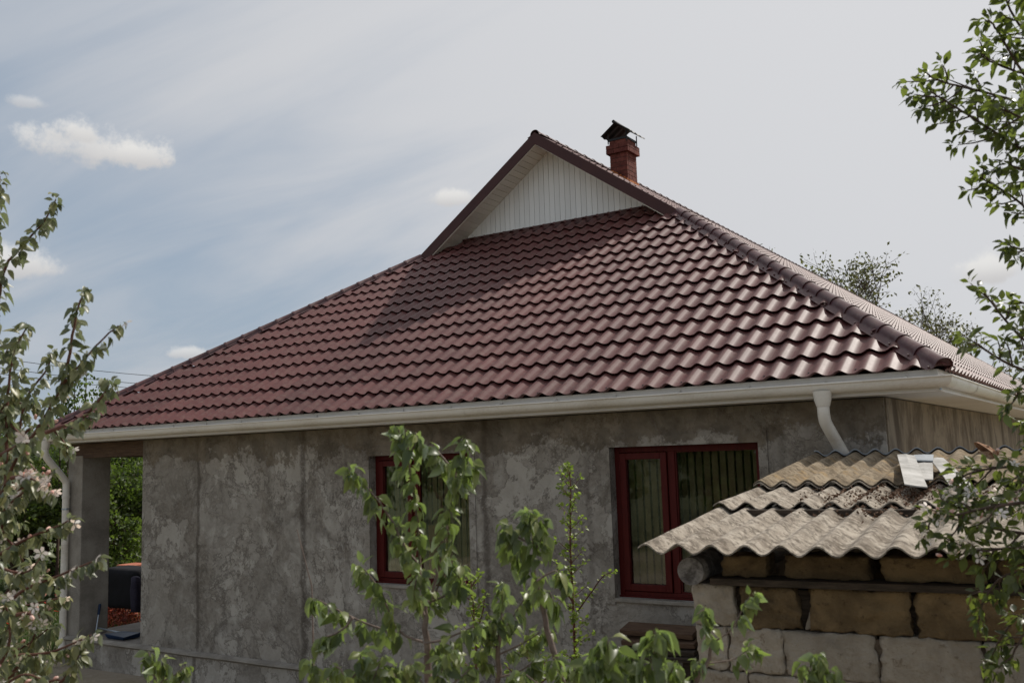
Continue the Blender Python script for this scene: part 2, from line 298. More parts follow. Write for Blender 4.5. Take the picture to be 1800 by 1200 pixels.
# ---------------------------------------------------------------- mesh helpers
class MB:
    def __init__(s): s.v = []; s.f = []; s.sm = []
    def add(s, vs, fs, smooth=False):
        o = len(s.v); s.v += [tuple(x) for x in vs]; s.f += [tuple(i+o for i in f) for f in fs]; s.sm += [smooth]*len(fs); return s
    def box(s, a, b, mtx=None):
        (x0, y0, z0), (x1, y1, z1) = a, b
        vs = [Vector(q) for q in ((x0, y0, z0), (x1, y0, z0), (x1, y1, z0), (x0, y1, z0), (x0, y0, z1), (x1, y0, z1), (x1, y1, z1), (x0, y1, z1))]
        if mtx: vs = [mtx@q for q in vs]
        return s.add(vs, [(3, 2, 1, 0), (4, 5, 6, 7), (0, 1, 5, 4), (1, 2, 6, 5), (2, 3, 7, 6), (3, 0, 4, 7)])
    def hexa(s, vs): return s.add(vs, [(3, 2, 1, 0), (4, 5, 6, 7), (0, 1, 5, 4), (1, 2, 6, 5), (2, 3, 7, 6), (3, 0, 4, 7)])
    def bar(s, a, b, w_, h_, up=Vector((0, 0, 1))):
        a, b = Vector(a), Vector(b); d = (b-a).normalized(); sd_ = d.cross(up).normalized()*w_/2; u2 = sd_.cross(d).normalized()*h_/2
        return s.hexa([a-sd_-u2, b-sd_-u2, b+sd_-u2, a+sd_-u2, a-sd_+u2, b-sd_+u2, b+sd_+u2, a+sd_+u2])
    def tube(s, pts, rad, n=8, cap=True):
        pts = [Vector(p) for p in pts]
        if not isinstance(rad, (list, tuple)): rad = [rad]*len(pts)
        ring = []; ref = None
        for i, p in enumerate(pts):
            d = (pts[min(i+1, len(pts)-1)]-pts[max(i-1, 0)]).normalized()
            if ref is None: ref = d.orthogonal().normalized()
            ref = (ref-d*ref.dot(d)).normalized(); bi = d.cross(ref)
            ring.append([p+(ref*math.cos(2*math.pi*k/n)+bi*math.sin(2*math.pi*k/n))*rad[i] for k in range(n)])
        vs = [q for r_ in ring for q in r_]; fs = []
        for i in range(len(pts)-1):
            for k in range(n):
                k2 = (k+1) % n; fs.append((i*n+k, i*n+k2, (i+1)*n+k2, (i+1)*n+k))
        s.add(vs, fs, True)
        if cap: s.add(ring[0], [tuple(range(n))[::-1]]); s.add(ring[-1], [tuple(range(n))])
        return s
    def mesh(s, name, mat, off=None, smooth=None):
        me = bpy.data.meshes.new(name); o = Vector(off) if off is not None else Vector((0, 0, 0))
        me.from_pydata([(x-o.x, y-o.y, z-o.z) for x, y, z in s.v], [], s.f)
        me.polygons.foreach_set('use_smooth', s.sm if smooth is None else [smooth]*len(s.f))
        if mat: me.materials.append(mat)
        me.update(); return me
    def build(s, name, mat, parent=None, smooth=None, kind=None, bevel=0):
        off = parent['_o'] if parent is not None else (0, 0, 0)
        o = bpy.data.objects.new(name, s.mesh(name, mat, off, smooth)); col.objects.link(o)
        if parent is not None: o.parent = parent; o['_o'] = tuple(off)
        else: o['_o'] = (0, 0, 0)
        if kind: o['kind'] = kind
        if bevel:
            b = o.modifiers.new('bevel', 'BEVEL'); b.width = bevel; b.segments = 2; b.limit_method = 'ANGLE'
        return o
def thing(name, loc, label, cat, group=None):
    o = bpy.data.objects.new(name, None); col.objects.link(o); o.location = loc; o['_o'] = tuple(loc); o.empty_display_size = .2
    return tag(o, label, cat, group)
def tag(o, label, cat, group=None, kind=None):
    o['label'] = label; o['category'] = cat
    if group: o['group'] = group
    if kind: o['kind'] = kind
    return o
def instance(name, me, mtx, parent):
    o = bpy.data.objects.new(name, me); col.objects.link(o); o.parent = parent
    o.matrix_local = Matrix.Translation(-Vector(parent['_o']))@mtx; return o
def frame(o, x, y, z):
    m_ = Matrix.Identity(4)
    for i in range(3): m_[i][0] = x[i]; m_[i][1] = y[i]; m_[i][2] = z[i]; m_[i][3] = o[i]
    return m_

# ---------------------------------------------------------------- the ground
g = MB(); n = 60; S = 600
xs = [math.copysign(abs(i/30)**3*S, i) for i in range(-30, 31)]
vs = [(x, y, .05*noise.noise(Vector((x*.2, y*.2, 0))) if abs(x) < 60 and abs(y) < 60 else 0) for y in xs for x in xs]
g.add(vs, [(j*61+i, j*61+i+1, (j+1)*61+i+1, (j+1)*61+i) for j in range(60) for i in range(60)], True)
o = g.build('ground', M['ground'], kind='structure'); o.location.z = -.03

# ---------------------------------------------------------------- the house
W, T, YV, KH, L = 11.7875, .7090, 4.0346, .9124, 40.0
OF, OS = .349, .504                         # wall set back from the eave, front and side
TF = T*KH; RZ = EZ+T*W/2
house = thing('house', (W/2, .35, 0), 'large grey cement house with glossy red brown metal tile roof and white gable', 'house')
roof = MB()
def V(x, y, z): return Vector((x, y, z))
dz = -.045
A0, A1 = V(.02, .02, EZ+dz), V(W-.02, .02, EZ+dz); H0, H1 = V(KH*YV, YV, EZ+TF*YV+dz), V(W-KH*YV, YV, EZ+TF*YV+dz)
B0, B1 = V(.02, L-.02, EZ+dz), V(W-.02, L-.02, EZ+dz); RA = V(W/2, YV, RZ+dz); RB = V(W/2, L-W/2/KH, RZ+dz)
Wt0, Wt1 = V(TF*4.62/T, 4.62, EZ+TF*4.62+dz), V(W-TF*4.62/T, 4.62, EZ+TF*4.62+dz)
roof.add([A0, A1, H1, H0], [(0, 1, 2, 3)]); roof.add([H0, H1, Wt1, Wt0], [(0, 1, 2, 3)])
roof.add([A1, B1, RB, RA, H1], [(0, 1, 2, 3, 4)]); roof.add([B0, A0, H0, RA, RB], [(0, 1, 2, 3, 4)]); roof.add([B1, B0, RB], [(0, 1, 2)])
roof = roof.build('roof', M['verge'], house)

# metal roof tiles: one wave wide, one step long
PW, ST = .1833, .330
AMP, STEP = .037, .030
def prof(q): c = .5-.5*math.cos(2*math.pi*q); return AMP*(c**1.5)
NU = 8
def tile_mesh(name='roof_tile', nv=2, drop=True):
    mb = MB(); vs = []; fs = []
    for j in range(nv+1):
        v = j/nv
        for i in range(NU+1):
            q = i/NU; hh = prof(q)+STEP*(1-v)*(1 if j else 1)
            vs.append((q*PW, v*ST*1.0 + (-.012 if j == 0 else 0), hh))
    for j in range(nv):
        for i in range(NU): a = j*(NU+1)+i; fs.append((a, a+1, a+NU+2, a+NU+1))
    mb.add(vs, fs, True)
    lip = [(i/NU*PW, -.012, prof(i/NU)+STEP) for i in range(NU+1)]+[(i/NU*PW, .022, prof(i/NU)-.002) for i in range(NU+1)]
    mb.add(lip, [(NU+1+i, NU+2+i, i+1, i) for i in range(NU)], False)
    return mb
tmb = tile_mesh(); tme = tmb.mesh('roof_tile', M['tile'])
NX0 = W-.18475-PW/2                         # a trough between two waves
cf = math.cos(math.atan(TF)); sf = math.sin(math.atan(TF))
kmin = -int(NX0/PW)-2; tiles = []
def clipmesh(mb, mats, planes, mtx, off, name='roof_tile'):
    bm = bmesh.new(); vs = [bm.verts.new(mtx@Vector(v)) for v in mb.v]
    for f, s_ in zip(mb.f, mb.sm):
        ff = bm.faces.new([vs[i] for i in f]); ff.smooth = s_
    for co, no in planes:
        bmesh.ops.bisect_plane(bm, geom=bm.verts[:]+bm.edges[:]+bm.faces[:], plane_co=co, plane_no=no, clear_outer=True)
    if not bm.faces: bm.free(); return None
    me = bpy.data.meshes.new(name); bmesh.ops.translate(bm, verts=bm.verts, vec=-Vector(off)); bm.to_mesh(me); bm.free(); me.materials.append(mats); return me
ux, uy, uz = V(1, 0, 0), V(0, cf, sf), V(0, -sf, cf)
YW = 4.45
rows = int(YW/cf/ST)+1
hipL = (V(0, 0, 0), V(-1, KH, 0).normalized()); hipR = (V(W, 0, 0), V(1, KH, 0).normalized()); topP = (V(0, YW, 0), V(0, 1, 0))
allt = []
for r_ in range(rows):
    for k in range(kmin, 3):
        x = NX0+k*PW; v0 = r_*ST; y0, y1 = v0*cf, (v0+ST)*cf
        org = V(x, v0*cf-.012*0, EZ+v0*sf)
        mt_ = frame(org-V(0, .02, 0), ux, uy, uz)
        xa, xb = x, x+PW; lim0 = KH*max(y0-.05, 0); lim1 = KH*y1
        if xb < lim0 or xa > W-lim0: continue
        clip = xa < lim1+.02 or xb > W-lim1-.02 or y1 > YW
        cpt = mt_@V(PW/2, ST/2, 0); dv = cpt-CAM
        px = 900+CF*dv.dot(RT)/dv.dot(FW)
        allt.append((dv.length_squared, clip, mt_, px))
allt.sort(key=lambda q: q[0]); rest = MB(); nt_ = 0
for d2, clip, mt_, px in allt:
    if nt_ < 300:
        if clip:
            me = clipmesh(tmb, M['tile'], [hipL, hipR, topP], mt_, house['_o'])
            if me is None: continue
            o = bpy.data.objects.new('roof_tile', me); col.objects.link(o); o.parent = roof
        else:
            instance('roof_tile', tme, mt_, roof)
        nt_ += 1
    else: rest.add([mt_@Vector(q) for q in tmb.v], [], False); nb = len(rest.v)-len(tmb.v); rest.f += [tuple(i+nb for i in f) for f in tmb.f]; rest.sm += tmb.sm
me = clipmesh(rest, M['tile'], [hipL, hipR, topP], Matrix.Identity(4), house['_o'])
o = bpy.data.objects.new('roof_tile', me); col.objects.link(o); o.parent = roof; o['kind'] = 'stuff'
# side and rear slopes
cs = math.cos(math.atan(T)); ss = math.sin(math.atan(T))
def slope(org, ex, ev, en, nu, nr, planes_lo, planes_hi, rowsplit, u0=0):
    lo, hi = MB(), MB()
    for r_ in range(nr):
        tgt = lo if r_ <= rowsplit else hi
        for k in range(nu):
            mt_ = frame(org+ex*(u0+k*PW)+ev*(r_*ST-.02), ex, ev, en)
            nb = len(tgt.v); tgt.v += [tuple(mt_@Vector(q)) for q in tmb.v]; tgt.f += [tuple(i+nb for i in f) for f in tmb.f]; tgt.sm += tmb.sm
    for mb, pls in ((lo, planes_lo), (hi, planes_hi)):
        if not mb.v: continue
        me = clipmesh(mb, M['tile'], pls, Matrix.Identity(4), house['_o'])
        if me: o = bpy.data.objects.new('roof_tile', me); col.objects.link(o); o.parent = roof; o['kind'] = 'stuff'
nr = int(W/2/cs/ST)+1; split = int(KH*YV/cs/ST)
ridgeR = (V(W/2, 0, 0), V(-1, 0, 0)); ridgeL = (V(W/2, 0, 0), V(1, 0, 0)); vp = (V(0, YV, 0), V(0, -1, 0))
rh = V(W, L, 0)
slope(V(W, 0, EZ), V(0, 1, 0), V(-cs, 0, ss), V(ss, 0, cs), int(L/PW)+1, nr,
      [(V(W, 0, 0), V(-1, -KH, 0).normalized()), (rh, V(-1, KH, 0).normalized()), ridgeR], [vp, (rh, V(-1, KH, 0).normalized()), ridgeR], split)
slope(V(0, L, EZ), V(0, -1, 0), V(cs, 0, ss), V(-ss, 0, cs), int(L/PW)+1, nr,
      [(V(0, 0, 0), V(1, -KH, 0).normalized()), (V(0, L, 0), V(1, KH, 0).normalized()), ridgeL], [vp, (V(0, L, 0), V(1, KH, 0).normalized()), ridgeL], split)

# half-round ridge caps
def cap_mesh(r0=.070, ln=.275, open_end=False):
    mb = MB(); n_ = 12; st = [(-.006, r0*1.10), (.028, r0*1.10), (.034, r0*1.0), (ln+.01, r0*.95)]
    if open_end: pass
    vs = []; 
    for (y, r1) in st:
        pr = [(-r0-.060, -.030), (-r0-.012, -.010)]+[(-r1*math.cos(math.pi*k/n_), r1*.92*math.sin(math.pi*k/n_)) for k in range(n_+1)]+[(r0+.012, -.010), (r0+.060, -.030)]
        vs += [(x, y, z) for x, z in pr]
    c_ = n_+5
    fs = [(j*c_+i, j*c_+i+1, (j+1)*c_+i+1, (j+1)*c_+i) for j in range(len(st)-1) for i in range(c_-1)]
    mb.add(vs, fs, True)
    rim = [(x*1.0, y, z) for x, y, z in vs[:c_]]; rim2 = [(x*.93, y+.001, z*.93-.002) for x, y, z in vs[:c_]]
    mb.add(rim+rim2, [(i, i+1, c_+i+1, c_+i) for i in range(2, c_-3)], False)
    # two fixing screws
    for sx_ in (-1, 1): mb.tube([(sx_*(r0+.035), .02, -.022), (sx_*(r0+.036), .02, -.008)], .008, 6)
    return mb
capm = cap_mesh(); capme = capm.mesh('ridge_cap', M['cap'])
def caps(a, b, up, n_):
    d = (b-a).normalized(); x = d.cross(up).normalized(); z = x.cross(d); ln = (b-a).length/n_
    for i in range(n_):
        m_ = frame(a+d*ln*i, x, d, z)@Matrix.Diagonal((1, ln/.275, 1, 1)); instance('ridge_cap', capme, m_, roof)
hc = .030
h0a, h0b = V(0, 0, EZ+.02), V(KH*YV, YV, EZ+TF*YV+hc+.012); h1a, h1b = V(W, 0, EZ+.02), V(W-KH*YV, YV, EZ+TF*YV+hc+.012)
caps(h1a+(h1a-h1b).normalized()*.03+V(0, 0, .02), h1b, V(0, 0, 1), 22); caps(h0a+V(0, 0, .02), h0b, V(0, 0, 1), 22)
caps(V(W/2, YV-.02, RZ+.028), V(W/2, L-W/2/KH, RZ+.028), V(0, 0, 1), 100)
caps(V(W, L, EZ+.02), V(W/2, L-W/2/KH, RZ+.03), V(0, 0, 1), 32); caps(V(0, L, EZ+.02), V(W/2, L-W/2/KH, RZ+.03), V(0, 0, 1), 32)
# closed end of the near hip cap
ec = MB(); d = (h1b-h1a).normalized(); x = d.cross(V(0, 0, 1)).normalized(); z = x.cross(d); c0 = h1a+V(0, 0, .02)-d*.024
ec.add([c0+x*(.070*1.05*math.cos(math.pi*k/14))+z*(.070*.97*math.sin(math.pi*k/14)) for k in range(15)], [tuple(range(15))])
ec.build('ridge_cap_end', M['cap'], roof)
# eave screws on the first row
scr = MB()
for k in range(kmin, 1):
    if k % 2: continue
    x_ = NX0+k*PW+PW*.12
    if .3 < x_ < W-.3:
        p_ = V(x_, .035*cf, EZ+.035*sf)+uz*(STEP+.001); scr.tube([p_, p_+uz*.012], .008, 6)
scr.build('roofing_screw', M['black'], roof, kind='stuff')

# verge boards, soffit and gable
vb = MB()
for s_ in (-1, 1):
    e0 = V(W/2+s_*(W/2-KH*YV)+s_*.02, YV, EZ+TF*YV+.045); e1 = V(W/2, YV, RZ+.052)
    q = MB()
    for yy0, yy1, za, zb in ((YV-.035, YV-.012, -.175, 0), (YV-.035, YV+.09, 0, .008)):
        q.hexa([V(e0.x, yy0, e0.z+za), V(e1.x, yy0, e1.z+za), V(e1.x, yy1, e1.z+za), V(e0.x, yy1, e0.z+za), V(e0.x, yy0, e0.z+zb), V(e1.x, yy0, e1.z+zb), V(e1.x, yy1, e1.z+zb), V(e0.x, yy1, e0.z+zb)])
    q.build('verge_board', M['verge'], roof)
# wall-side trim and gable boards
def zsoff(x): return EZ+T*min(x, W-x)-.105
bw = .0905; x = W/2-KH*YV*0-2.36
gx0, gx1 = W/2-2.30, W/2+2.30; zb = EZ+TF*YW+.068
def gable_poly(xa, xb, y, zbase):
    za, zb_ = max(zsoff(xa), zbase+.001), max(zsoff(xb), zbase+.001); return [V(xa, y, zbase), V(xb, y, zbase), V(xb, y, zb_), V(xa, y, za)]
gable = MB(); gable.add([V(W/2-(RZ-.1-zb)/T, YW+.03, zb-.05), V(W/2+(RZ-.1-zb)/T, YW+.03, zb-.05), V(W/2, YW+.03, RZ-.02)], [(0, 1, 2)])
gable = gable.build('gable_wall', M['siding'], house)
nb_ = int((gx1-gx0)/bw)+1
for i in range(nb_):
    xa = gx0+i*bw; xb = xa+bw
    if max(zsoff(xa), zsoff(xb)) < zb+.02: continue
    mids = [xa+.002, xb-.004]
    pts = mids
    if pts[0] < W/2 < pts[1]: pts = [pts[0], W/2, pts[1]]
    q = MB()
    tops = [max(zsoff(px_), zb+.002) for px_ in pts]; m_ = len(pts)
    f_ = [V(px_, YW-.012, zb) for px_ in pts]+[V(px_, YW-.012, tz) for px_, tz in zip(pts, tops)]
    b_ = [v_+V(0, .03, 0) for v_ in f_]
    fs = []
    for j in range(m_-1): fs.append((j, j+1, m_+j+1, m_+j))
    fs += [(0, m_, 3*m_, 2*m_), (m_-1, 3*m_-1, 4*m_-1, 2*m_-1)]
    q.add(f_+b_, fs); q.build('siding_board', M['siding'], gable)
hb = (RZ-.105-zb)/T-.03
sz_ = lambda y, h: EZ+TF*y+h
tr = MB(); tr.hexa([V(W/2-hb-.1, YW-.12, sz_(YW-.12, .040)), V(W/2+hb+.1, YW-.12, sz_(YW-.12, .040)), V(W/2+hb, YW-.014, sz_(YW-.014, .046)), V(W/2-hb, YW-.014, sz_(YW-.014, .046)), V(W/2-hb-.1, YW-.12, sz_(YW-.12, .044)), V(W/2+hb+.1, YW-.12, sz_(YW-.12, .044)), V(W/2+hb, YW-.014, sz_(YW-.014, .075)), V(W/2-hb, YW-.014, sz_(YW-.014, .075))]); tr.build('base_flashing', M['verge'], gable)
# sloped soffit slats
so = None
for s_ in (-1, 1):
    n_ = 27; xe = W/2-KH*YV+.03
    for i in range(n_):
        a = .03+i*(xe-.03)/n_; b = .03+(i+1)*(xe-.03)/n_-.010
        za, zb2 = RZ-T*a-.105, RZ-T*b-.105
        ya = YW+.02; 
        # slat ends where the front slope rises past it
        q = MB(); xa_, xb_ = W/2+s_*a, W/2+s_*b
        y0_ = YV-.012; ylim = lambda zz: min(YW+.015, (zz-EZ-.03)/TF)
        q.hexa([V(xa_, y0_, za), V(xb_, y0_, zb2), V(xb_, max(y0_+.02, YW+.015), zb2), V(xa_, max(y0_+.02, YW+.015), za),
                V(xa_, y0_, za+.008), V(xb_, y0_, zb2+.008), V(xb_, YW+.015, zb2+.008), V(xa_, YW+.015, za+.008)])
        q.build('soffit_slat', M['soffit'], gable)
bk = MB()
for s_ in (-1, 1):
    xe = W/2-KH*YV+.03
    bk.hexa([V(W/2, YV-.011, RZ-.094), V(W/2+s_*xe, YV-.011, RZ-T*xe-.094), V(W/2+s_*xe, YW+.03, RZ-T*xe-.094), V(W/2, YW+.03, RZ-.094),
             V(W/2, YV-.011, RZ-.088), V(W/2+s_*xe, YV-.011, RZ-T*xe-.088), V(W/2+s_*xe, YW+.03, RZ-T*xe-.088), V(W/2, YW+.03, RZ-.088)])
    bk.bar(V(W/2, YV-.010, RZ-.118), V(W/2+s_*xe, YV-.010, RZ-T*xe-.118), .02, .022)
bk.build('soffit_trim', M['soffit'], gable)

# fascia, gutters, brackets
def fascia(a, b, out, name='fascia'):
    q = MB(); i_ = -out
    q.hexa([a+out*.002+V(0, 0, -.148), b+out*.002+V(0, 0, -.148), b+i_*.025+V(0, 0, -.148), a+i_*.025+V(0, 0, -.148), a+out*.002+V(0, 0, .012), b+out*.002+V(0, 0, .012), b+i_*.025+V(0, 0, .012), a+i_*.025+V(0, 0, .012)])
    q.hexa([a+out*.014+V(0, 0, -.155), b+out*.014+V(0, 0, -.155), b+i_*.025+V(0, 0, -.155), a+i_*.025+V(0, 0, -.155), a+out*.014+V(0, 0, -.149), b+out*.014+V(0, 0, -.149), b+i_*.025+V(0, 0, -.149), a+i_*.025+V(0, 0, -.149)])
    return q.build(name, M['white'], roof)
f0, f1, f2, f3 = V(.03, .02, EZ), V(W-.03, .02, EZ), V(W-.03, L-.03, EZ), V(.03, L-.03, EZ)
fascia(f0, f1, V(0, -1, 0)); fascia(f1, f2, V(1, 0, 0)); fascia(f3, f0, V(-1, 0, 0)); fascia(f2, f3, V(0, 1, 0))
# gutter cross-section, o = outwards from the fascia, z = height
GP = [(.004, -.048), (.004, -.104), (.018, -.119), (.045, -.127), (.070, -.122), (.090, -.107), (.101, -.088), (.106, -.068), (.108, -.050), (.113, -.043), (.118, -.048), (.115, -.055), (.110, -.056)]
def gutter(a, b, out, name='gutter', mitre0=False, mitre1=False):
    d = (b-a).normalized(); q = MB(); n_ = len(GP); vs = []; segs = max(1, int((b-a).length/3))
    for i in range(segs+1):
        p_ = a.lerp(b, i/segs)
        for (o_, z_) in GP:
            ex = 0
            if i == 0 and mitre0: ex = -o_
            if i == segs and mitre1: ex = o_
            vs.append(p_+out*o_+V(0, 0, z_)+d*ex)
    # inner skin for thickness
    m_ = len(vs)
    vs2 = []
    for i in range(segs+1):
        p_ = a.lerp(b, i/segs)
        for k_, (o_, z_) in enumerate(GP):
            oo = o_+(-.003 if k_ > 3 else .0015); zz = z_+(.003 if 1 < k_ < 6 else 0); ex = -o_ if (i == 0 and mitre0) else (o_ if (i == segs and mitre1) else 0)
            vs2.append(p_+out*oo+V(0, 0, zz)+d*ex)
    fs = [(j*n_+k, j*n_+k+1, (j+1)*n_+k+1, (j+1)*n_+k) for j in range(segs) for k in range(n_-1)]
    q.add(vs, fs, True); q.add(vs2, fs, True)
    o_ = q.build(name, M['gutter'], roof)
    # bead along the middle of the gutter face and joint sleeves
    ln = (b-a).length; k = 1.35
    while k < ln:
        c_ = a+d*k; r_ = MB(); vs = []
        for t_ in (-.05, .05):
            for (oo, z_) in GP[1:10]: vs.append(c_+d*t_+out*(oo+.003)+V(0, 0, z_-.002))
        r_.add(vs, [(i, i+1, 9+i+1, 9+i) for i in range(8)], True); r_.build('gutter_joint', M['gutter'], o_)
        k += 3.0
    k = .35
    while k < ln:
        c_ = a+d*k; r_ = MB(); r_.bar(c_+out*.004+V(0, 0, -.03), c_+out*.116+V(0, 0, -.044), .022, .004); r_.bar(c_+out*.003+V(0, 0, -.01), c_+out*.003+V(0, 0, -.05), .022, .004, up=d)
        r_.build('gutter_bracket', M['white'], o_); k += .62
    return o_
gutter(V(.03, .018, EZ), V(W-.028, .018, EZ), V(0, -1, 0), mitre1=True, mitre0=True)
gutter(V(W-.028, .018, EZ), V(W-.028, L-.03, EZ), V(1, 0, 0), mitre0=True)
gutter(V(.03, L-.03, EZ), V(.03, .018, EZ), V(-1, 0, 0), mitre1=True)
cn = MB(); cn.tube([V(W-.02, .0, EZ-.141), V(W-.012, -.008, EZ-.141)], .008, 8); cn.build('corner_screw', M['steel'], roof)
sf_ = MB(); sf_.box((.05, .045, EZ-.152), (W-.05, L-.05, EZ-.135)); sf_.build('soffit', M['white'], house)

# walls
def wallmesh(mb, org, ex, ez_, n_in, xs_, zs_, holes, depth):
    def hole(i, j):
        cx_, cz_ = (xs_[i]+xs_[i+1])/2, (zs_[j]+zs_[j+1])/2
        return any(a < cx_ < b and c < cz_ < d_ for a, b, c, d_ in holes)
    for i in range(len(xs_)-1):
        for j in range(len(zs_)-1):
            if hole(i, j): continue
            q = [org+ex*a+ez_*b for a, b in ((xs_[i], zs_[j]), (xs_[i+1], zs_[j]), (xs_[i+1], zs_[j+1]), (xs_[i], zs_[j+1]))]
            r_ = [p_+n_in*depth for p_ in q]; mb.add(q, [(0, 1, 2, 3)]); mb.add(r_, [(3, 2, 1, 0)])
            for a, b, (di, dj) in ((0, 1, (0, -1)), (1, 2, (1, 0)), (2, 3, (0, 1)), (3, 0, (-1, 0))):
                ni, nj = i+di, j+dj
                if ni < 0 or nj < 0 or ni >= len(xs_)-1 or nj >= len(zs_)-1 or hole(ni, nj): mb.add([q[b], q[a], r_[a], r_[b]], [(0, 1, 2, 3)])
PL = EZ-2.8466                              # plinth ledge
XW, XE = 1.7876, W-OS; ZT = EZ-.162
W1 = (5.8019, 7.1574); W2 = (8.7950, 10.2322); WZ = (EZ-1.8649, EZ-.4839)
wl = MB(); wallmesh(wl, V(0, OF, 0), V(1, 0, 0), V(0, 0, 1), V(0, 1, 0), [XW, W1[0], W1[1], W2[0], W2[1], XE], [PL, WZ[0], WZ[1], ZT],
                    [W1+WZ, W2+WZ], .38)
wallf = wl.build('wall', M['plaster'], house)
wl = MB(); wl.box((XE-.36, OF+.383, PL), (XE-.004, L-OS, ZT)); wl.build('wall', M['sidewall'], house)
wl = MB(); wl.box((XE-.002, OF+.04, PL), (XE+.012, L-OS, ZT)); wl.build('render_coat', M['sidewall'], house)
wl = MB(); wl.box((XW, OF+.383, PL), (XW+.3, 5.2, ZT)); wl.box((.16, 5.2, PL), (XW+.3, 5.5, ZT)); wl.box((.16, 5.503, PL), (.5, L-OS, ZT)); wl.build('wall', M['plaster'], house)
wl = MB(); wl.box((.5, L-OS-.35, PL), (XE-.362, L-OS, ZT)); wl.build('wall', M['cement'], house)
pn = MB(); pn.box((.10, OF-.045, -.1), (XE+.03, L-OS+.02, PL)); pn.build('plinth', M['plaster'], house)
fl = MB(); fl.box((.12, OF-.02, PL+.002), (XE-.4, L-OS-.4, PL+.012)); fl.build('floor', M['floorc'], house)
lg = MB()
for k in range(24):                          # a rough ledge of mortar along the plinth
    xa = .12+k*(XE-.14)/24; xb = .12+(k+1)*(XE-.14)/24; ja = .012*math.sin(k*2.3)+.01; jb = .012*math.sin((k+1)*2.3)+.01
    lg.hexa([V(xa, OF-.075-ja, PL-.012), V(xb, OF-.075-jb, PL-.012), V(xb, OF-.045, PL-.04), V(xa, OF-.045, PL-.04), V(xa, OF-.070-ja, PL+.010), V(xb, OF-.070-jb, PL+.010), V(xb, OF-.01, PL+.026), V(xa, OF-.01, PL+.026)])
lg.build('plinth_ledge', M['cement'], house)
clm = MB(); clm.box((.079, OF, PL), (.422, OF+.45, ZT-.17)); clm.build('porch_column', M['cement'], house, bevel=.012)
bmh = EZ-.364
bmn = MB(); bmn.box((.07, OF+.01, bmh), (XW-.002, OF+.36, ZT-.002)); bmn.box((.10, OF+.363, bmh), (.40, 5.19, ZT-.002)); bmn.build('porch_beam', M['beamwood'], house)

# windows
slat = MB()
def window(x0, x1, splits, blinds, label):
    z0, z1 = WZ; yf = OF+.10
    fr = MB(); th = .052
    fr.box((x0, yf, z0), (x0+th, yf+.07, z1)); fr.box((x1-th, yf, z0), (x1, yf+.07, z1)); fr.box((x0+th, yf, z1-th), (x1-th, yf+.07, z1)); fr.box((x0+th, yf, z0), (x1-th, yf+.07, z0+th))
    xm = x0+splits*(x1-x0); fr.box((xm-.035, yf+.002, z0+th), (xm+.035, yf+.068, z1-th))
    win = fr.build('window', M['redframe'], house, bevel=.004)
    sa = MB(); a, b = x0+th+.006, xm-.041; c, d_ = z0+th+.006, z1-th-.006; s_ = .062
    sa.box((a, yf-.016, c), (a+s_, yf+.05, d_)); sa.box((b-s_, yf-.016, c), (b, yf+.05, d_)); sa.box((a+s_, yf-.016, d_-s_), (b-s_, yf+.05, d_)); sa.box((a+s_, yf-.016, c), (b-s_, yf+.05, c+s_))
    sa.build('sash', M['redframe'], win, bevel=.005)
    for (p0, p1, q0, q1, yy) in ((a+s_-.01, b-s_+.01, c+s_-.01, d_-s_+.01, yf+.018), (xm+.035, x1-th, z0+th, z1-th, yf+.03)):
        gl = MB(); gl.box((p0, yy, q0), (p1, yy+.005, q1)); gl.build('pane', M['glass'], win)
    bd = MB(); bd.box((xm+.036, yf+.012, z0+th), (xm+.048, yf+.03, z1-th)); bd.box((x1-th-.012, yf+.012, z0+th), (x1-th-.001, yf+.03, z1-th)); bd.box((xm+.048, yf+.012, z1-th-.012), (x1-th-.012, yf+.03, z1-th-.001)); bd.box((xm+.048, yf+.012, z0+th+.001), (x1-th-.012, yf+.03, z0+th+.012)); bd.build('glazing_bead', M['redframe'], win)
    for zz in (c+.12, d_-.12): hg = MB(); hg.tube([V(a-.004, yf-.010, zz-.04), V(a-.004, yf-.010, zz+.04)], .008, 8); hg.build('hinge', M['redframe'], win)
    dc = MB(); dc.box((x0+.004, yf-.030, z0+.001), (x1-.004, yf-.001, z0+.016)); dc.build('drip_bar', M['redframe'], win)
    sl = MB(); sl.box((x0+.002, OF-.022, z0-.035), (x1-.002, yf-.001, z0-.002)); sl.build('sill', M['cement'], win, bevel=.006)
    rng = random.Random(int(x0*10)); xx = x0+.05
    while xx < x1-.08:
        w_ = .054; t_ = R(rng.uniform(-8, 14)); m_ = Matrix.Translation((xx+.04, yf+.17, 0))@Matrix.Rotation(t_+rng.gauss(0, .08), 4, 'Z')
        q = MB(); q.box((-w_/2, -.001, z0+.02+rng.uniform(0, .015)), (w_/2, .001, z1-.05), m_); q.build('blind_slat', M['blind'], win); xx += .0765
    tr_ = MB(); tr_.box((x0+.03, yf+.15, z1-.05), (x1-.03, yf+.19, z1-.02)); tr_.build('blind_rail', M['white'], win)
window(W1[0], W1[1], .42, True, '')
q = MB(); q.box((W1[0]+.66, OF+.19, WZ[0]+.03), (W1[0]+.98, OF+.21, WZ[0]+.62)); q.build('brown_panel', M['inner_panel'], house, bevel=.004)  # plain panel added behind the glass for an orange-brown patch
window(W2[0], W2[1], .40, True, '')
# a rough plaster surround a little proud of the wall, round each window
for x0, x1 in (W1, W2):
    q = MB(); z0, z1 = WZ; t_ = .10; y0_, y1_ = OF-.012, OF+.002
    q.box((x0-t_, y0_, z0-.06), (x0, y1_, z1+t_)); q.box((x1, y0_, z0-.06), (x1+t_*.8, y1_, z1+t_)); q.box((x0, y0_, z1), (x1, y1_, z1+t_)); q.build('window_surround', M['plaster'], house)

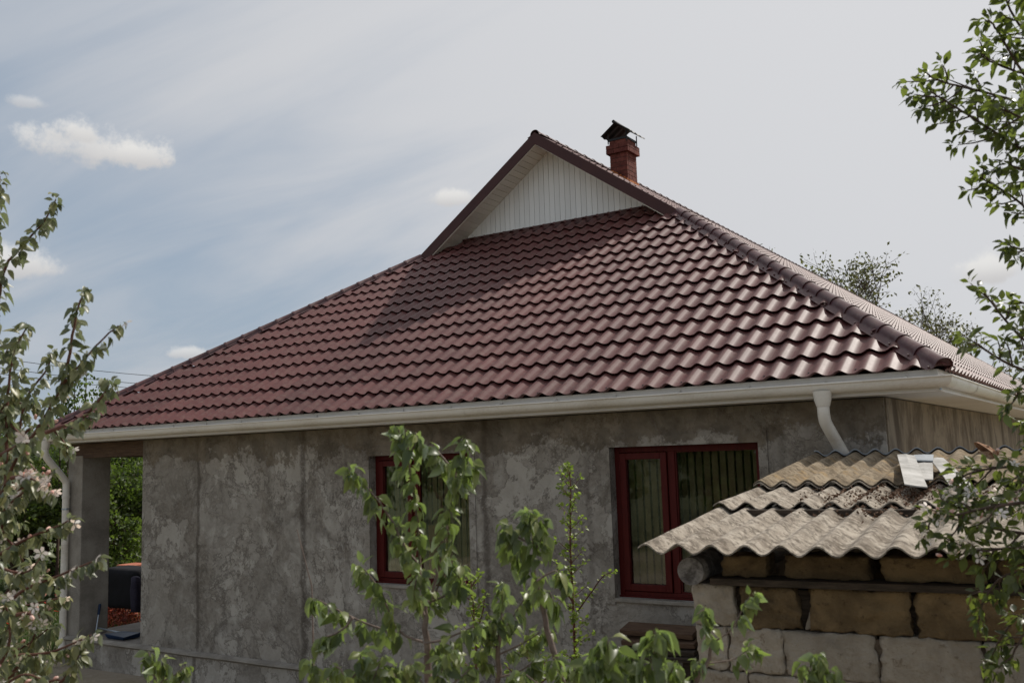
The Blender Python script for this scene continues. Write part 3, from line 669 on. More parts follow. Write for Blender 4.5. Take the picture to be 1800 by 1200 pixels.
# downpipes
def downpipe(x, ybend, zbot, dx=0.0):
    c = EZ-.125; yo = -.045
    q = MB(); q.tube([V(x, yo, c+.02), V(x, yo, c-.05), V(x, yo, c-.10)], [.074, .067, .052], 16, False)
    dp = q.build('downpipe_outlet', M['gutter'], roof)
    pts = [V(x, yo, c-.08), V(x, yo, c-.16), V(x, yo+.03, c-.23)]
    pts += [V(x+dx*.8, yo+(ybend-yo)*.82, c-.50), V(x+dx, ybend, c-.58), V(x+dx, ybend, c-.70)]
    sm_ = []
    for i in range(len(pts)-1):
        for k in range(4): sm_.append(pts[i].lerp(pts[i+1], k/4))
    sm_.append(pts[-1]); sm_ = [sm_[0]]+[(sm_[i-1]+sm_[i]*2+sm_[i+1])/4 for i in range(1, len(sm_)-1)]+[sm_[-1]]
    x = x+dx
    sm_ += [V(x, ybend, c-1.2), V(x, ybend, zbot+.25), V(x, ybend, zbot+.18), V(x, ybend-.05, zbot+.08), V(x, ybend-.16, zbot)]
    q = MB(); q.tube(sm_, .048, 16, False); pp = q.build('downpipe', M['gutter'], house)
    for zz in (c-.78, c-1.9):
        if zz > zbot+.3: q = MB(); q.tube([V(x, ybend, zz-.02), V(x, ybend, zz+.02)], .055, 16); q.build('pipe_collar', M['gutter'], pp)
    for zz in (c-.95, c-2.2): q = MB(); q.tube([V(x, ybend, zz-.012), V(x, ybend, zz+.012)], .052, 16); q.bar(V(x, ybend+.04, zz), V(x, OF+.02, zz), .02, .02); q.build('pipe_clip', M['steel'], pp)
downpipe(10.91, OF-.066, .08, .09); downpipe(.14, OF-.062, .05)

# chimney of brick with corbel, posts and gabled hood
chx, chy = 6.36, 6.02; cw, cdp = .31, .35
ch = MB(); z0, z1 = RZ-.75, RZ+.60
ch.box((chx-cw/2+.006, chy-cdp/2+.006, z0), (chx+cw/2-.006, chy+cdp/2-.006, RZ+.335)); chim = ch.build('chimney', M['mortar'], house)
bh = .075
def course(z, hw, hd, off, mat='brick'):
    for s_ in (-1, 1):
        nn = 2; edges = [-hw, (-.5+off)*hw*.6, hw]
        for a, b in zip(edges[:-1], edges[1:]):
            q = MB(); q.box((chx+a+.003, chy+s_*hd-(.05 if s_ > 0 else 0), z+.004), (chx+b-.003, chy+s_*hd+(.05 if s_ < 0 else 0), z+bh-.004)); q.build('brick', M[mat], chim)
        edges = [-hd+.051, off*hd*.5, hd-.051]
        for a, b in zip(edges[:-1], edges[1:]):
            q = MB(); q.box((chx+s_*hw-(.05 if s_ > 0 else 0), chy+a+.003, z+.004), (chx+s_*hw+(.05 if s_ < 0 else 0), chy+b-.003, z+bh-.004)); q.build('brick', M[mat], chim)
for i in range(13):
    z = RZ-.635+i*bh; 
    if i in (10, 11): course(z, cw/2+.045, cdp/2+.045, (i % 2)*.8)
    else: course(z, cw/2, cdp/2, (i % 2)*.8)
ztop = RZ-.635+13*bh
q = MB(); q.box((chx-cw/2-.01, chy-cdp/2-.01, ztop-.0), (chx+cw/2+.01, chy+cdp/2+.01, ztop+.035)); q.build('chimney_rim', M['black'], chim)
q = MB()
rng = random.Random(3); pts = 14
for (xa, ya, xb, yb) in ((chx-cw/2, chy-cdp/2, chx+cw/2, chy-cdp/2), (chx+cw/2, chy-cdp/2, chx+cw/2, chy+cdp/2)):
    for k in range(pts):
        f_ = (k+.5)/pts; xx = xa+(xb-xa)*f_; yy = ya+(yb-ya)*f_; zz = EZ+T*min(xx, W-xx)+.05
        a = rng.uniform(.02, .045); q.box((xx-.03, yy-.02, zz-.05), (xx+.03, yy+.02, zz+a), None)
q.build('sealant', M['sealant'], chim, bevel=.008)
for sx_ in (-1, 1):
    for sy_ in (-1, 1):
        q = MB(); q.tube([V(chx+sx_*(cw/2+.012), chy+sy_*(cdp/2+.012), ztop-.05), V(chx+sx_*(cw/2+.012), chy+sy_*(cdp/2+.012), ztop+.12)], .010, 8); q.build('hood_post', M['black'], chim)
for s_ in (-1, 1):                            # two wavy sheets meeting in a ridge
    q = MB(); n1, n2 = 16, 6; vs = []
    for th in (0, .012):
        for i in range(n1+1):
            yy = chy-cdp/2-.08+i/n1*(cdp+.22)
            for j in range(n2+1):
                f_ = j/n2; hx = f_*(cw/2+.11); wv = .010*math.sin(i/n1*math.pi*7)
                vs.append(V(chx+s_*hx, yy, ztop+.27-hx*.72+wv+th-.05*f_*0))
    m_ = (n1+1)*(n2+1); fs = []
    for b0 in (0, m_):
        for i in range(n1):
            for j in range(n2):
                a = b0+i*(n2+1)+j; fs.append((a, a+1, a+n2+2, a+n2+1))
    for j in range(n2): fs += [(j, j+1, m_+j+1, m_+j), (n1*(n2+1)+j, n1*(n2+1)+j+1, m_+n1*(n2+1)+j+1, m_+n1*(n2+1)+j)]
    for i in range(n1): fs.append((i*(n2+1)+n2, (i+1)*(n2+1)+n2, m_+(i+1)*(n2+1)+n2, m_+i*(n2+1)+n2))
    q.add(vs, fs, True); q.build('chimney_hood', M['black'], chim)
q = MB(); q.tube([V(chx, chy-cdp/2-.13, ztop+.272), V(chx, chy+cdp/2+.11, ztop+.272)], .028, 10); q.build('hood_ridge', M['black'], chim)

# ---------------------------------------------------------------- things on the porch and behind it
q = thing('covered_armchair', (.9, 3.2, PL+.012), 'tall object under black cloth standing in the open porch', 'furniture')
def softbox(a, b, rnd=.06, amp=.03, seed=0, n_=6):
    mb = MB(); c = [(a[i]+b[i])/2 for i in range(3)]; h = [(b[i]-a[i])/2 for i in range(3)]
    bm = bmesh.new(); bmesh.ops.create_cube(bm, size=2); bmesh.ops.subdivide_edges(bm, edges=bm.edges[:], cuts=n_, use_grid_fill=True)
    for v in bm.verts:
        p_ = Vector(v.co); l = [min(1, max(-1, p_[i])) for i in range(3)]
        q_ = Vector([l[i]*h[i] for i in range(3)]); inn = Vector([max(-(h[i]-rnd), min(h[i]-rnd, q_[i])) for i in range(3)])
        dlt = q_-inn
        if dlt.length > 1e-6: q_ = inn+dlt.normalized()*min(rnd, dlt.length)
        wp = q_+Vector(c); k_ = noise.noise(wp*7+Vector((seed*3.1, seed, 0)))+.5*noise.noise(wp*17+Vector((seed, 0, 0)))
        wp += (q_.normalized() if q_.length else Vector())*amp*k_; v.co = wp
    bm.verts.ensure_lookup_table(); vs = [v.co.copy() for v in bm.verts]; fs = [tuple(v.index for v in f.verts) for f in bm.faces]; bm.free()
    return mb.add(vs, fs, True)
ca = on(186, 1070, (0, 1, 0), 2.4); cb = on(243, 1070, (0, 1, 0), 2.4)
q_ = softbox((ca.x+.05, 2.2, PL+.014), (cb.x+.25, 2.75, on(205, 996, (0, 1, 0), 2.4).z), .07, .02, 1); q_.build('cover', M['blackcloth'], q)
q_ = softbox((on(235, 1040, (0, 1, 0), 2.1).x, 2.02, PL+.03), (on(246, 1040, (0, 1, 0), 2.1).x, 2.16, on(235, 1012, (0, 1, 0), 2.1).z), .04, .02, 2, 4); q_.build('hanging_cloth', M['purplecloth'], q)
sh = thing('snow_shovel', (1.3, .7, PL+.012), 'blue plastic shovel with metal handle lying on the porch floor', 'tool')
fp = lambda u, v, z=PL+.03: on(u, v, (0, 0, 1), z)
a, b = fp(190, 1112), fp(226, 1103)
q_ = MB(); hd = fp(212, 1119); q_.hexa([hd+V(-.16, -.10, -.012), hd+V(.2, -.10, -.012), hd+V(.2, .16, -.012), hd+V(-.16, .16, -.012), hd+V(-.20, -.12, .05), hd+V(.24, -.12, .03), hd+V(.2, .18, .05), hd+V(-.2, .18, .04)])
q_.build('blade', M['blue'], sh, bevel=.01)
q_ = MB(); q_.tube([hd+V(-.1, .1, .03), V(.46, .62, PL+.10)], .012, 8); q_.build('handle', M['steel'], sh)
sp = thing('spade', (.45, .55, PL+.012), 'blue handled tool leaning against the dark porch column', 'tool')
pa, pb = on(166, 1104, (1, 0, 0), .47), on(172, 1080, (1, 0, 0), .44)
q_ = MB(); q_.tube([V(.50, pa.y, PL+.03), V(.455, pb.y, PL+.28)], .010, 8); q_.build('shaft', M['steel'], sp)
q_ = MB(); q_.tube([V(.455, pb.y, PL+.28), V(.44, pb.y+.03, PL+.42)], .018, 8); q_.build('grip', M['blue'], sp)
ts = thing('roof_tile_stack', (-3.2, 5.2, 0), 'stack of orange red clay tiles under the trees behind the porch', 'tile stack')
cpos = P(222, 985, 17.5)
for i in range(4):
    for j in range(1, 2):
        q_ = MB(); z_ = cpos.z-.33+i*.075; q_.box((cpos.x-.42+j*.44+random.uniform(-.03, .03), cpos.y-.2, z_), (cpos.x-.02+j*.44, cpos.y+.2, z_+.055)); q_.build('clay_tile', M['claytile'], ts, bevel=.012)
q_ = MB(); q_.box((cpos.x-.4, cpos.y-.18, 0), (cpos.x+.42, cpos.y+.18, cpos.z-.33)); q_.build('pallet', M['oldwood'], ts)

# planks leaning near the wall beside the shed
pk = thing('plank_stack', (9.4, -.3, 0), 'stack of reddish brown planks on a stand below the right window', 'plank stack')
for i, (ua, va, ub, vb_) in enumerate(((1098, 1103, 1225, 1112), (1100, 1122, 1228, 1128), (1102, 1136, 1228, 1142), (1110, 1150, 1230, 1153))):
    a, b = on(ua, va, (0, 1, 0), .02-.02*i), on(ub, vb_, (0, 1, 0), -.02-.02*i)
    q_ = MB(); q_.bar(a, b, .18, .045-.004*i, up=V(0, -.25, 1).normalized()); q_.build('plank', M['beamwood'] if i < 2 else M['oldwood'], pk, bevel=.004)
q_ = MB()
for u_ in (1112, 1210):
    a = on(u_, 1150, (0, 1, 0), 0); q_.box((a.x-.04, -.04, -.02), (a.x+.04, .04, a.z-.03))
q_.build('stand', M['oldwood'], pk)

# ---------------------------------------------------------------- the shed in front, on the right
sr, sq, szv = V(.9974, .072, 0).normalized(), V(-.072, .9974, 0).normalized(), V(0, 0, 1)
SB = V(11.903, -3.4784, 0)
def S_(a, b, z): return SB+sr*a+sq*b+szv*z              # along the wall, into the shed, up
shed = thing('shed', tuple(S_(.8, 1.8, 0)), 'small shell stone shed with worn corrugated roof in front of the house', 'shed')
ZB = EZ-1.145                                # top of the second course
def block(a0, a1, z0, z1, mat, seed, b0=0, dep=.19, skew=0, rag=.014, name='stone_block'):
    mb = MB(); bm = bmesh.new(); bmesh.ops.create_cube(bm, size=2); bmesh.ops.subdivide_edges(bm, edges=bm.edges[:], cuts=13, use_grid_fill=True)
    ha, hb, hz_ = (a1-a0)/2, dep/2, (z1-z0)/2; r_ = .006
    for v in bm.verts:
        q_ = Vector((v.co.x*ha, v.co.y*hb, v.co.z*hz_)); inn = Vector([max(-(h-r_), min(h-r_, c)) for h, c in zip((ha, hb, hz_), q_)])
        dl = q_-inn
        if dl.length > 1e-6: q_ = inn+dl.normalized()*min(r_, dl.length)
        s_ = Vector((q_.x+seed*3.7, q_.y, q_.z+seed*1.3))
        nz = .45*noise.noise(s_*8)+.7*noise.noise(s_*26)+.6*noise.noise(s_*48)
        q_ += q_.normalized()*nz*rag*1.7; q_.x += skew*q_.z+noise.noise(Vector((seed, q_.z*9, 5)))*.012; q_.z += noise.noise(Vector((q_.x*6, seed, 2)))*.006
        v.co = S_((a0+a1)/2+q_.x, b0+hb+q_.y, (z0+z1)/2+q_.z)
    bm.verts.ensure_lookup_table(); vs = [v.co.copy() for v in bm.verts]; fs = [tuple(v.index for v in f.verts) for f in bm.faces]; bm.free()
    mb.add(vs, fs, True); return mb.build(name, M[mat], swall)
core = MB(); core.add([S_(a, b, z) for a, b, z in ((-.70, .06, -.1), (3.2, .06, -.1), (3.2, .17, -.1), (-.70, .17, -.1), (-.70, .06, ZB-.02), (3.2, .06, ZB-.02), (3.2, .17, ZB-.02), (-.70, .17, ZB-.02))],
                      [(3, 2, 1, 0), (4, 5, 6, 7), (0, 1, 5, 4), (1, 2, 6, 5), (2, 3, 7, 6), (3, 0, 4, 7)])
swall = core.build('wall', M['oldwood'], shed)
mj = MB(); mj.add([S_(a, b, z) for a, b, z in ((-.69, .022, 0), (3.1, .022, 0), (3.1, .07, 0), (-.69, .07, 0), (-.69, .022, ZB-.205), (3.1, .022, ZB-.205), (3.1, .07, ZB-.205), (-.69, .07, ZB-.205))],
                      [(3, 2, 1, 0), (4, 5, 6, 7), (0, 1, 5, 4), (1, 2, 6, 5), (2, 3, 7, 6), (3, 0, 4, 7)])
mj.build('mortar_bed', M['mortar2'], shed)
h = .195
# course under the beam
z1 = ZB; z0 = ZB-.180
block(-.715, -.525, z0, z1, 'lime', 1, rag=.009)
block(-.485, -.245, z0, z1-.002, 'ochre', 2, skew=-.18); block(-.200, .205, z0, z1, 'ochre', 3, skew=-.05); block(.235, .66, z0-.002, z1, 'ochre', 4)
block(.69, 1.08, z0, z1, 'ochre', 5); block(1.11, 1.5, z0, z1, 'ochre', 6); block(1.53, 1.92, z0, z1, 'ochre', 16); block(1.95, 2.34, z0, z1, 'ochre', 17); block(2.37, 2.76, z0, z1, 'ochre', 18)
rw = 0; edges_a = [-.71, -.56, -.315, .075, .47, .86, 1.25, 1.64, 2.03, 2.42, 2.81]
edges_b = [-.72, -.48, -.10, .29, .68, 1.07, 1.46, 1.85, 2.24, 2.63, 3.0]
zz = ZB-.186
while zz > .1:
    ed = edges_a if rw % 2 == 0 else edges_b
    for i in range(len(ed)-1):
        block(ed[i]+.004, ed[i+1]-.006, zz-h+.006, zz, 'lime', 20+rw*11+i, rag=.011, b0=random.uniform(-.006, .006))
    zz -= h; rw += 1
block(-.215, -.165, ZB-.178, ZB-.10, 'lime', 77, dep=.08, b0=.02, skew=.3, rag=.004, name='mortar_chip')
# short stones above the plate
zt0, zt1 = ZB+.035, ZB+.135
for i, (a, b) in enumerate(((-.58, -.38), (-.30, .05), (.12, .50), (.56, .95), (1.0, 1.38), (1.45, 1.8), (1.86, 2.2))):
    block(a, b, zt0, zt1-.01*(i == 0), 'ochre', 50+i, b0=.02, rag=.012)
pt = MB(); pt.bar(S_(-.62, .05, ZB+.016), S_(3.1, .05, ZB+.022), .17, .028); pt.build('wall_plate', M['oldwood'], shed)
# the pole whose round end pokes out at the corner
lg = MB(); c_ = S_(-.69, .10, ZB+.066); lg.tube([S_(-.70, -.06, ZB+.062), S_(-.69, .5, ZB+.08), S_(-.67, 1.9, ZB+.2)], [.062, .066, .07], 18); lg.build('log_rafter', M['logend'], shed, smooth=None)
# side walls and rear wall of the shed
for (a0_, a1_, b0_, b1_, zt_) in ((-.70, -.50, .2, 3.9, ZB+.02), (2.9, 3.1, .2, 3.9, ZB+.02), (-.5, 2.9, 3.7, 3.9, ZB+.02)):
    mb = MB(); mb.add([S_(a, b, z) for a, b, z in ((a0_, b0_, -.1), (a1_, b0_, -.1), (a1_, b1_, -.1), (a0_, b1_, -.1), (a0_, b0_, zt_), (a1_, b0_, zt_), (a1_, b1_, zt_), (a0_, b1_, zt_))],
                      [(3, 2, 1, 0), (4, 5, 6, 7), (0, 1, 5, 4), (1, 2, 6, 5), (2, 3, 7, 6), (3, 0, 4, 7)]); mb.build('wall', M['ochre'], shed)
for b in (.9, 2.0, 3.4):
    mb = MB(); mb.bar(S_(-.72, b, EZ-.985+.02+.075*b), S_(3.1, b, EZ-.985+.02+.075*b), .07, .06); mb.build('purlin', M['oldwood'], shed)
# corrugated sheets: 7 waves wide
CP = .150; CA = .0205
SZ0 = EZ-.945                                # crest height at the eave
def sheet(a0, nw, b0, b1, z0, z1, mat, seed, th=.007, rag=0.0, ph=0):
    nu_, nv_ = nw*10, 14; mb = MB(); vs = []; rng_ = random.Random(seed)
    for t_ in (0, 1):
        for j in range(nv_+1):
            f_ = j/nv_
            for i in range(nu_+1):
                a = a0+i*CP/10; wv = CA*math.cos(2*math.pi*(a-ph)/CP)-CA
                bb = b0+f_*(b1-b0)+(noise.noise(Vector((a*9, seed, 0)))*rag if j == 0 else 0)
                zz_ = z0+f_*(z1-z0)+wv-t_*th+.004*noise.noise(Vector((a*4, bb*4, seed)))
                vs.append(S_(a, bb, zz_))
    m_ = (nu_+1)*(nv_+1); fs = []
    for j in range(nv_):
        for i in range(nu_):
            a = j*(nu_+1)+i; fs += [(a, a+1, a+nu_+2, a+nu_+1), (m_+a, m_+a+nu_+1, m_+a+nu_+2, m_+a+1)]
    mb.add(vs, fs, True)
    e1 = [vs[i] for i in range(nu_+1)]+[vs[m_+i] for i in range(nu_+1)]
    mb.add(e1, [(i, nu_+1+i, nu_+2+i, i+1) for i in range(nu_)], False)
    e2 = [vs[nv_*(nu_+1)+i] for i in range(nu_+1)]+[vs[m_+nv_*(nu_+1)+i] for i in range(nu_+1)]
    mb.add(e2, [(i, i+1, nu_+2+i, nu_+1+i) for i in range(nu_)], False)
    for i0 in (0, nu_):
        e3 = [vs[j*(nu_+1)+i0] for j in range(nv_+1)]+[vs[m_+j*(nu_+1)+i0] for j in range(nv_+1)]
        mb.add(e3, [(j, j+1, nv_+2+j, nv_+1+j) for j in range(nv_)], False)
    return mb.build('corrugated_sheet', M[mat], shed)
PHA = -.886+CP*.5-.018
for k in range(4):
    a0 = -.886+k*CP*7; dz = .006*(k % 2)
    sheet(a0, 7 if k < 3 else 6, -.22, 1.25, SZ0+dz, SZ0+.112+dz, 'asb_low', 1+k, rag=.012, ph=-.886+.035)
for k in range(4):
    a0 = -.886+k*CP*7+.0; dz = .005*(k % 2)
    sheet(a0, 7 if k < 3 else 6, .93, 2.2, SZ0+.118+dz, SZ0+.185+dz, 'asb_low', 11+k, rag=.02, ph=-.886+.035)
for k in range(3):
    a0 = -.886+k*CP*8+.0; nw = 8 if k < 2 else 6
    sheet(a0, nw, 1.80, 3.72, SZ0+.206, SZ0+.366, 'asb_up', 31+k, rag=.008, ph=-.886+.04)
    if k < 1: sheet(a0+.004, nw, 1.785, 2.3, SZ0+.192, SZ0+.232, 'asb_low', 41+k, rag=.008, ph=-.886+.04)
mbx = M['blue_board']
sheet(-.86, 24, 3.60, 4.4, SZ0+.378, SZ0+.25, 'blue_board', 61, th=.009, ph=-.886+.04)
# flat boards laid loose on the roof
def board(pts, mat, label, th=.007, bend=.02):
    mb = MB(); n_ = 6; vs = []
    for t_ in (0, -th):
        for j in range(n_+1):
            f_ = j/n_
            l_ = pts[0].lerp(pts[3], f_); r_ = pts[1].lerp(pts[2], f_); c_ = (l_+r_)/2
            for i, p_ in enumerate((l_, c_, r_)):
                vs.append(p_+V(0, 0, t_+bend*math.sin(f_*2.6+i)+.004*noise.noise(p_*20)))
    m_ = 3*(n_+1); fs = []
    for j in range(n_):
        for i in range(2): a = j*3+i; fs += [(a, a+1, a+4, a+3), (m_+a, m_+a+3, m_+a+4, m_+a+1)]
    for j in range(n_): fs += [(j*3, j*3+3, m_+j*3+3, m_+j*3), (j*3+2, m_+j*3+2, m_+j*3+5, j*3+5)]
    fs += [(0, m_, m_+1, 1), (1, m_+1, m_+2, 2), (n_*3, n_*3+1, m_+n_*3+1, m_+n_*3), (n_*3+1, n_*3+2, m_+n_*3+2, m_+n_*3+1)]
    mb.add(vs, fs, False); o_ = mb.build('flat_board', M[mat]); return tag(o_, label, 'board')
def onroof(u, v, lift):                       # where the sight line meets the upper sheets, plus a lift
    n_ = (szv-sq*.091).normalized(); k_ = n_.dot(S_(0, 1.8, SZ0+.206+lift)); return on(u, v, tuple(n_), k_)
board([onroof(1577, 798, .06), onroof(1608, 803, .05), onroof(1630, 851, .03), onroof(1590, 852, .035)], 'pale_board', 'narrow pale grey board lying loose on the upper corrugated sheets, the left one', bend=.012)
board([onroof(1634, 805, .03), onroof(1658, 806, .03), onroof(1712, 851, .03), onroof(1672, 857, .03)], 'pale_board', 'pale grey board with curled end on the shed roof beside the leaves', bend=.008)
board([onroof(1606, 806, .03), onroof(1640, 806, .03), onroof(1640, 840, .02), onroof(1616, 842, .02)], 'pale_board', 'short cracked pale board between the two longer boards on the shed roof', bend=.006)
board([onroof(1606, 799, .055), onroof(1641, 799, .05), onroof(1640, 808, .045), onroof(1608, 808, .05)], 'blue_board', 'small blue grey board at the top edge of the shed roof', bend=.004)
# dead leaves gathered in the valleys
db = MB(); rng = random.Random(5)
def debris(a, b, n_, sp):
    for i in range(n_):
        aa = a+rng.gauss(0, sp*.6); bb = b+rng.gauss(0, sp)
        base_z = (SZ0+.112*(bb+.22)/1.47 if bb < .93 else SZ0+.118+.053*(bb-.93)) + CA*math.cos(2*math.pi*(aa-(-.886+.035))/CP)-CA
        c_ = S_(aa, bb, base_z+.008+abs(rng.gauss(0, .008))); s_ = rng.uniform(.005, .013)
        m_ = Euler((rng.uniform(-1, 1), rng.uniform(-1, 1), rng.uniform(0, 6))).to_matrix()
        db.add([c_+m_@Vector(p_)*s_ for p_ in ((-1, 0, .2), (0, -.7, 0), (1, 0, .3), (0, .7, -.1))], [(0, 1, 2), (0, 2, 3)])
VL = [-.886+.035+CP*(k+.5) for k in range(1, 14)]
for k, n_ in zip(range(13), (3, 8, 50, 130, 200, 220, 150, 90, 60, 40, 30, 30, 20)):
    debris(VL[k], 1.35, n_, .16); debris(VL[k], .98 if k % 2 else .85, n_//3, .1)
for _ in range(14): debris(rng.uniform(-.5, 1), rng.uniform(.9, 1.6), 3, .02)
o = db.build('dead_leaves', M['debris']); tag(o, 'dry brown leaves caught in the valleys of the corrugated shed roof', 'leaf litter', kind='stuff')
# rusty pipe behind the shed
rp = thing('vent_pipe', tuple(on(1738, 800, (0, 1, 0), -.35)*1-V(0, 0, on(1738, 800, (0, 1, 0), -.35).z)), 'short pale vent pipe with rusty broken cap behind the shed roof', 'pipe')
c_ = on(1738, 800, (0, 1, 0), -.2); q_ = MB(); q_.tube([V(c_.x, c_.y, 0), V(c_.x, c_.y, c_.z-.02), V(c_.x, c_.y, c_.z+.03)], [.065, .065, .068], 18, False); q_.build('pipe', M['rust'], rp)
q_ = MB(); q_.tube([V(c_.x-.02, c_.y, c_.z+.032), V(c_.x, c_.y+.01, c_.z+.055), V(c_.x, c_.y, c_.z+.062)], [.092, .075, .01], 14, True); q_.build('pipe_cap', M['rust'], rp)

# ---------------------------------------------------------------- vegetation
def leaf_mb(wd_=.5, fold=.12, curl=.25, tip=1.0, seed=0, petiole=.22):
    rng_ = random.Random(seed); mb = MB(); st = [(0, .02), (.18, .62), (.42, 1.0), (.68, .78), (.88, .34), (1.0, .02)]
    vs = []
    for y, w_ in st:
        ww = w_*wd_/2; z = -curl*y*y+.03*math.sin(y*5+seed); yy = petiole+y*(1-petiole)
        vs += [(-ww, yy, z+fold*w_*wd_+rng_.uniform(-.015, .015)), (rng_.uniform(-.02, .02), yy, z), (ww, yy, z+fold*w_*wd_+rng_.uniform(-.015, .015))]
    fs = []
    for j in range(len(st)-1):
        for i in range(2): a = j*3+i; fs.append((a, a+1, a+4, a+3))
    mb.add(vs, fs, True); mb.add([(-.012, 0, 0), (.012, 0, 0), (.012, petiole+.02, .003), (-.012, petiole+.02, .003)], [(0, 1, 2, 3)], True)
    return mb
leafkinds = {}
def lk(key, mat, wd_, **kw):
    mbs = [leaf_mb(wd_, seed=s_, **{k: (v*(1+.35*((s_ % 3)-1)) if k in ('curl', 'fold') else v) for k, v in kw.items()}) for s_ in range(4)]
    leafkinds[key] = (mbs, [mb.mesh('leaf', M[mat]) for mb in mbs], mat)
lk('apple', 'apple', .50, curl=.5, fold=.28); lk('appleL', 'appleL', .50, curl=.45, fold=.26); lk('plum', 'plum', .42, curl=.22, fold=.2); lk('small', 'small', .72, curl=.1, fold=.12)
def flower_mb():
    mb = MB()
    for k in range(5):
        a = 2*math.pi*k/5; c, s_ = math.cos(a), math.sin(a)
        pts = [(0, .08, 0), (-.26, .5, .12), (-.18, .92, .26), (.18, .92, .26), (.26, .5, .12)]
        mb.add([(x*c-y*s_, x*s_+y*c, z) for x, y, z in pts], [(0, 1, 2, 3, 4)], True)
    return mb
flm = flower_mb(); flme = flm.mesh('blossom', M['petal'])
budm = MB(); budm.tube([(0, 0, 0), (0, .35, 0), (0, .8, 0), (0, 1, 0)], [.10, .28, .25, .04], 6); budme = budm.mesh('bud', M['bud'])

class Plant:
    def __init__(s, name, base, label, cat, key, bark, group=None, maxobj=300, seed=1):
        s.t = thing(name, base, label, cat, group); s.base = Vector(base); s.key = key; s.bark = bark; s.leaves = []; s.fl = []; s.wood = []; s.rng = random.Random(seed); s.maxobj = maxobj
    def limb(s, pts, r0, r1, n_=7):
        # smooth the polyline a little
        q_ = [Vector(p_) for p_ in pts]
        for _ in range(2):
            o_ = [q_[0]]
            for a, b in zip(q_[:-1], q_[1:]): o_ += [a.lerp(b, .25), a.lerp(b, .75)]
            o_.append(q_[-1]); q_ = o_
        m_ = len(q_); q_ = [p_+Vector((s.rng.gauss(0, 1), s.rng.gauss(0, 1), 0))*r1*.5 if 0 < i < m_-1 else p_ for i, p_ in enumerate(q_)]
        mb = MB().tube(q_, [r0+(r1-r0)*i/(m_-1) for i in range(m_)], n_); s.wood.append((mb, r0, len(q_))); return q_
    def leaf(s, p_, d, up, size, roll=0):
        d = d.normalized(); x = d.cross(up)
        if x.length < 1e-3: x = d.orthogonal()
        x.normalize(); z = x.cross(d); m_ = frame(p_, x*size, d*size, z*size)
        if roll: m_ = m_@Matrix.Rotation(roll, 4, 'Y')
        s.leaves.append(m_)
    def cluster(s, p_, d, n_, size, droop=.5, spread=1.0, flower=0):
        d = d.normalized(); o1 = d.orthogonal().normalized(); o2 = d.cross(o1); a0 = s.rng.uniform(0, 6.28)
        for k in range(n_):
            a = a0+k*2.4+s.rng.gauss(0, .3); out = o1*math.cos(a)+o2*math.sin(a)
            dd = d*s.rng.uniform(.1, .9)+out*spread*s.rng.uniform(.6, 1.2)+Vector((0, 0, -droop*s.rng.uniform(.5, 1.5)))
            s.leaf(p_+d*s.rng.uniform(-.02, .02), dd, Vector((0, 0, 1))+out*.3+Vector([s.rng.gauss(0, .35) for _ in range(3)]), size*s.rng.uniform(.6, 1.15), s.rng.gauss(0, .5))
        if flower:
            for k in range(flower):
                dd = d*.6+Vector([s.rng.gauss(0, .6) for _ in range(3)]); s.fl.append((frame_dir(p_+dd.normalized()*s.rng.uniform(.015, .035), dd, s.rng.uniform(.7, 1.15), s.rng), s.rng.random() < .7))
    def along(s, q_, spacing, n_, size, droop=.4, spread=1.0, start=.0, flower=0, end=6):
        acc = 0; tot = sum((b-a).length for a, b in zip(q_[:-1], q_[1:])); run = 0
        for a, b in zip(q_[:-1], q_[1:]):
            l_ = (b-a).length; d = (b-a).normalized(); run += l_; acc += l_
            while acc > spacing:
                acc -= spacing
                if run/tot > start: s.cluster(b-d*acc, d, n_ if isinstance(n_, int) else s.rng.randint(*n_), size, droop, spread, flower if s.rng.random() < .5 else 0)
        s.cluster(q_[-1], (q_[-1]-q_[-2]), end, size*.85, droop*.8, .7, flower)
    def build(s):
        s.wood.sort(key=lambda w_: -w_[1])
        tk = s.wood[0][0].build('trunk', M[s.bark], s.t)
        for mb, r_, n_ in s.wood[1:40]: mb.build('branch', M[s.bark], s.t)
        if len(s.wood) > 40:
            mb = MB()
            for w_ in s.wood[40:]: mb.add(w_[0].v, w_[0].f, True)
            mb.build('twig', M[s.bark], s.t, kind='stuff')
        mbs, mes, mat = leafkinds[s.key]
        def score(m_):
            p_ = m_.translation; dv = p_-CAM; dd = dv.dot(FW)
            if dd < .2: return 1e9
            u = 900+CF*dv.dot(RT)/dd; v = 600-CF*dv.dot(UP)/dd
            return dd+(100 if not (-20 < u < 1820 and -20 < v < 1220) else 0)
        s.leaves.sort(key=score)
        for i, m_ in enumerate(s.leaves[:s.maxobj]): instance('leaf', mes[i % 4], m_, s.t)
        rest_ = s.leaves[s.maxobj:]
        if rest_:
            mb = MB()
            for i, m_ in enumerate(rest_): b_ = mbs[i % 4]; mb.add([m_@Vector(v_) for v_ in b_.v], b_.f, True)
            mb.build('foliage', M[mat], s.t, kind='stuff')
        for m_, f_ in s.fl[:420]: instance('blossom' if f_ else 'bud', flme if f_ else budme, m_, s.t)
def frame_dir(p_, d, k, rng_):
    d = d.normalized(); x = d.orthogonal().normalized(); z = x.cross(d); m_ = frame(p_, x*.022*k, d*.022*k, z*.022*k)
    return m_
def PX(pts, d): return [P(u, v, d if not isinstance(d, (list, tuple)) else d[i]) for i, (u, v) in enumerate(pts)]

